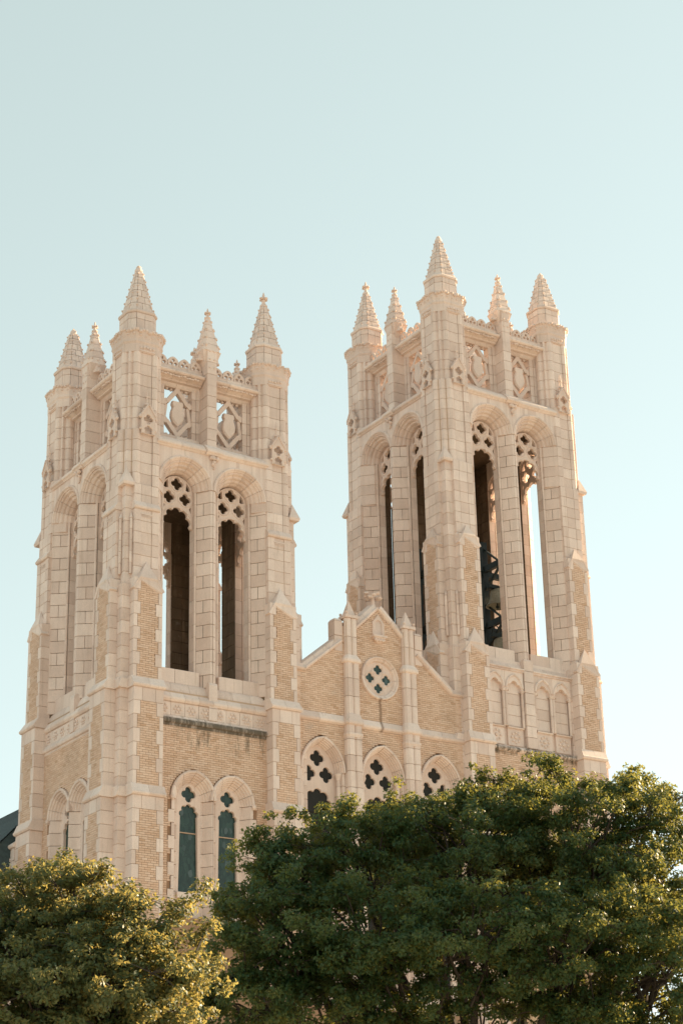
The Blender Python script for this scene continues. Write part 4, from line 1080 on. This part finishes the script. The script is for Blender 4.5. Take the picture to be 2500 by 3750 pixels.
# ------------------------------------------------------------------ bell frame, bells and ladder in the right belfry
def build_bells():
    X = DX; fz = 26.3
    t = Thing('bell_stand', 'black steel bell frame with braces inside the taller tower belfry', 'bell stand', (X+S/2, S/2, fz))
    ps = [(3.5, 2.5), (1.5, 2.5), (1.5, 4.5), (3.5, 4.5)]
    for i, (a, b) in enumerate(ps): t.part('post', Geo().box(X+a-.14, X+a+.14, b-.12, b+.12, fz, 32.5), STEEL)
    for z in (28.75, 31.25):
        for x in (1.5, 3.5): t.part('beam', Geo().box(X+x-.09, X+x+.09, .4, 4.9, z-.13, z+.13), STEEL)
        for y in (2.5, 4.5): t.part('beam', Geo().box(X+.9, X+4.6, y-.09, y+.09, z-.30, z-.06), STEEL)
        for x in (1.5, 3.5):
            t.part('brace', bar((X+x, 2.45, z-.95), (X+x, 1.35, z-.10), .09, .09), STEEL)
            t.part('brace', bar((X+x, 2.45, z+.95), (X+x, 1.45, z+.10), .08, .08), STEEL)
        t.part('tie_rod', tube([(X+3.5, 1.5, z-.9), (X+3.9, 1.2, z-.55), (X+4.2, .9, z-.75)], .025, 5), STEEL)
    for (x, y, z) in ((3.95, 2.05, 28.5), (1.9, 2.0, 28.6)):
        g = Geo()
        g.geo(tube([(X+x+.50*cos(i*pi/12), y+.03, z+.50*sin(i*pi/12)) for i in range(25)], .035, 6))
        for q in range(4): a = q*pi/4+.2; g.geo(tube([(X+x-.50*cos(a), y+.03, z-.50*sin(a)), (X+x+.50*cos(a), y+.03, z+.50*sin(a))], .025, 5))
        t.part('bell_wheel', g, STEEL)
    bell = [(.06, .78), (.16, .76), (.25, .70), (.28, .60), (.30, .40), (.36, .20), (.46, .05), (.50, 0), (.46, -.01), (.40, .05), (.26, .40), (.1, .6)]
    spots = [((3.62, 1.85, 29.45), 'upper bronze bell hanging beside the steel post in the taller tower'), ((3.66, 1.85, 27.30), 'lower bronze bell at the sill of the taller tower belfry')]
    for (x, y, z), lab in spots:
        b = Thing('bell', lab, 'bell', (X+x, y, z), 'bells in the taller tower')
        b.part('bell_body', lathe((X+x, y, z), bell, 20), BRONZE, smooth=True)
        b.part('headstock', Geo().box(X+x-.45, X+x+.45, y-.09, y+.09, z+.76, z+.92), STEEL)
        b.part('clapper', Geo().geo(tube([(X+x, y, z+.6), (X+x, y, z+.02)], [.02, .03], 6)).geo(lump((X+x, y, z-.02), .08, 2)), STEEL)
    l = Thing('ladder', 'black steel ladder inside the taller tower, seen through its left face', 'ladder', (X+.85, 5.0, fz))
    for dy in (-.16, .42): l.part('rail', Geo().box(X+.72, X+.80, 4.75+dy-.04, 4.75+dy+.04, fz, 34.5), STEEL)
    for j in range(26): l.part('rung', tube([(X+.76, 4.60, fz+.25+j*.31), (X+.76, 5.16, fz+.25+j*.31)], .02, 6), STEEL)
build_bells()

# ------------------------------------------------------------------ live oaks
def at(px, py, d):
    r = C_F+C_R*(px-1250)/FPX-C_U*(py-1875)/FPX; return CAM+r*(d/math.hypot(r[0], r[1]))
def build_tree(name, label, base, lobes, leafmat, per, seed, leaf=(.078, .038), apart=.40, spr=1.0, rag=.42):
    rng = np.random.default_rng(seed); rs = random.Random(seed)
    th = Thing(name, label, 'tree', base, 'live oaks before the church')
    base = Vector(base); fork = base+Vector((0, 0, 2.3))
    wood = Geo(); wood.geo(tube([base+Vector((0, 0, -.1)), base+Vector((.03, 0, .6)), base+Vector((-.05, .05, 1.5)), fork], [.55, .40, .34, .33], 10))
    th.part('trunk', wood, BARK, smooth=True)
    limbs = Geo(); leafpos = []; leafdir = []
    for li, (c, rad, dens) in enumerate(lobes):
        c = Vector(c); rad = Vector(rad)
        mid = fork.lerp(c, .5)+Vector((rs.uniform(-.3, .3), rs.uniform(-.3, .3), rs.uniform(-.1, .5)))
        limbs.geo(tube([fork, fork.lerp(mid, .5)+Vector((0, 0, .15)), mid, mid.lerp(c, .6)+Vector((rs.uniform(-.2, .2), rs.uniform(-.2, .2), .1)), c], [.15, .11, .08, .055, .03], 7))
        area = (rad[0]*rad[1]+rad[0]*rad[2]+rad[1]*rad[2])/3*4*pi
        nbr = max(4, int(area*per*dens)); tips = []
        for j in range(nbr*6):                              # branch tips, kept apart so that gaps stay between the sprays
            v = Vector(rng.normal(size=3)); v.normalize()
            if v.z < -.70 and rs.random() < .6: continue
            bump = 1+rag*mnoise.noise(Vector((v.x*1.6+li*3.1, v.y*1.6, v.z*1.6+seed)))
            s = rng.uniform(.62, 1.0) if rs.random() < .85 else rng.uniform(1.0, 1.0+.6*rag)
            p = c+Vector((v.x*rad[0], v.y*rad[1], v.z*rad[2]))*s*bump
            if all((p-t).length > apart for t, _ in tips): tips.append((p, v))
            if len(tips) >= nbr: break
        for p, v in tips:
            m2 = c.lerp(p, .55)+Vector((rs.uniform(-.15, .15), rs.uniform(-.15, .15), rs.uniform(-.08, .15)))
            o0 = c.lerp(fork, rs.uniform(0, .22))+Vector((rs.uniform(-.3, .3)*rad[0], rs.uniform(-.3, .3)*rad[1], rs.uniform(-.25, .1)*rad[2]))
            limbs.geo(tube([o0, o0.lerp(m2, .5)+Vector((0, 0, rs.uniform(-.05, .08))), m2, p], [.024, .019, .015, .006], 4))
            size = rng.uniform(.24, .46)*spr; nsp = int(rng.integers(6, 12))
            for q_ in range(nsp):                           # sprays of leaves round the tip, flattened like shelves
                o = Vector(rng.normal(size=3))*size*.60; o.z *= .55
                e = p+o+v*rng.uniform(-.1, .14)
                if rs.random() < .5: limbs.geo(tube([p, p.lerp(e, .6)+Vector((0, 0, .03)), e], [.009, .006, .003], 3))
                cr = rng.uniform(.09, .21)*spr; nl = int(1150/spr**1.4*cr**1.4*rng.uniform(.7, 1.3))
                q = rng.normal(size=(nl, 3)); q /= np.linalg.norm(q, axis=1)[:, None]
                rr = cr*rng.random(nl)[:, None]**.5; off = q*rr*np.array([1.2, 1.2, .8])
                leafpos.append(np.array(e)+off); leafdir.append(q*.7+np.array(v)*.4+np.array([0, 0, .45])+rng.normal(size=(nl, 3))*.6)
    th.part('limbs', limbs, BARK)
    Pp = np.concatenate(leafpos); Nn = np.concatenate(leafdir); Nn /= np.linalg.norm(Nn, axis=1)[:, None]; n = len(Pp)
    a = np.cross(Nn, rng.normal(size=(n, 3))); a /= np.linalg.norm(a, axis=1)[:, None]; b = np.cross(Nn, a)
    L = rng.uniform(.75, 1.25, n)[:, None]*leaf[0]/2; W = rng.uniform(.75, 1.25, n)[:, None]*leaf[1]/2
    bend = Nn*L*rng.uniform(-.25, .25, n)[:, None]
    V = np.stack([Pp-a*L+bend, Pp+b*W, Pp+a*L+bend, Pp-b*W], 1).reshape(-1, 3)-np.array(base)
    me = bpy.data.meshes.new('crown'); me.vertices.add(4*n); me.vertices.foreach_set('co', V.ravel())
    me.loops.add(4*n); me.loops.foreach_set('vertex_index', np.arange(4*n)); me.polygons.add(n)
    me.polygons.foreach_set('loop_start', np.arange(0, 4*n, 4)); me.update(calc_edges=True); me.materials.append(leafmat)
    link('crown', me, th.root)
    return n
def lob(px, py, d, rx, rz, dens=1.0): return (tuple(at(px, py, d)), (rx, rx, rz), dens)
R_LOBES = [lob(1680, 3120, 34, 1.35, 1.12), lob(1290, 3130, 33.4, 1.0, .80), lob(1900, 3080, 34.6, 1.2, 1.08), lob(2150, 3110, 33.8, 1.15, 1.12), lob(2420, 3210, 34.5, 1.1, 1.05),
           lob(1100, 3190, 33.0, .62, .52), lob(1500, 3050, 34.8, .85, .52), lob(980, 3150, 32.8, .34, .24, 1.3), lob(960, 3300, 32.6, .45, .36), lob(880, 3540, 32.2, .5, .45), lob(2390, 2990, 35, .62, .50, .5), lob(2300, 2880, 35.4, .40, .30, .5), lob(1020, 3440, 32.4, .95, .78), lob(1340, 3440, 32.2, 1.1, .90),
           lob(1700, 3440, 32.0, 1.25, .95), lob(2080, 3460, 32.3, 1.2, .95), lob(2420, 3540, 32.8, 1.15, .95), lob(930, 3690, 32.5, .85, .65), lob(1290, 3740, 33.0, 1.1, .75, .8),
           lob(1700, 3770, 32.8, 1.1, .75, .7), lob(2120, 3780, 33.2, 1.1, .75, .7), lob(2440, 3830, 33.0, 1.0, .75, .8), lob(1500, 3300, 36.2, 1.3, .9, .6), lob(2000, 3300, 36.4, 1.3, 1.0, .6),
           lob(2600, 3420, 36.5, .9, .8, .6)]
K_ = 25.0/29.6
L_LOBES = [lob(px, py, d*K_, rx*K_, rz*K_, dn) for px, py, d, rx, rz, dn in (
           (270, 3350, 29.6, .80, .72, 1), (500, 3420, 29.2, .62, .60, 1), (60, 3420, 29.8, .75, .70, 1), (680, 3520, 29.0, .42, .46, 1), (-130, 3470, 30.2, .8, .75, 1), (420, 3590, 28.6, .85, .70, 1),
           (130, 3650, 28.8, .85, .70, 1), (540, 3730, 28.8, .60, .58, 1), (-130, 3750, 29, .8, .7, 1), (330, 3850, 29.4, .8, .65, 1), (250, 3520, 31.0, .9, .8, .6), (520, 3620, 30.6, .6, .55, .7))]
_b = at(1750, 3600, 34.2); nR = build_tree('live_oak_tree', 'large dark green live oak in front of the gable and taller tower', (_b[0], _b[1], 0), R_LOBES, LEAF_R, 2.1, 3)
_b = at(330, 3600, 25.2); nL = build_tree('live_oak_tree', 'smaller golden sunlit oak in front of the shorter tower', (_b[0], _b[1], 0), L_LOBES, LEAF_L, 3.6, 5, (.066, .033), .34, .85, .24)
print('leaves', nR, nL, 'objects', len(bpy.data.objects))
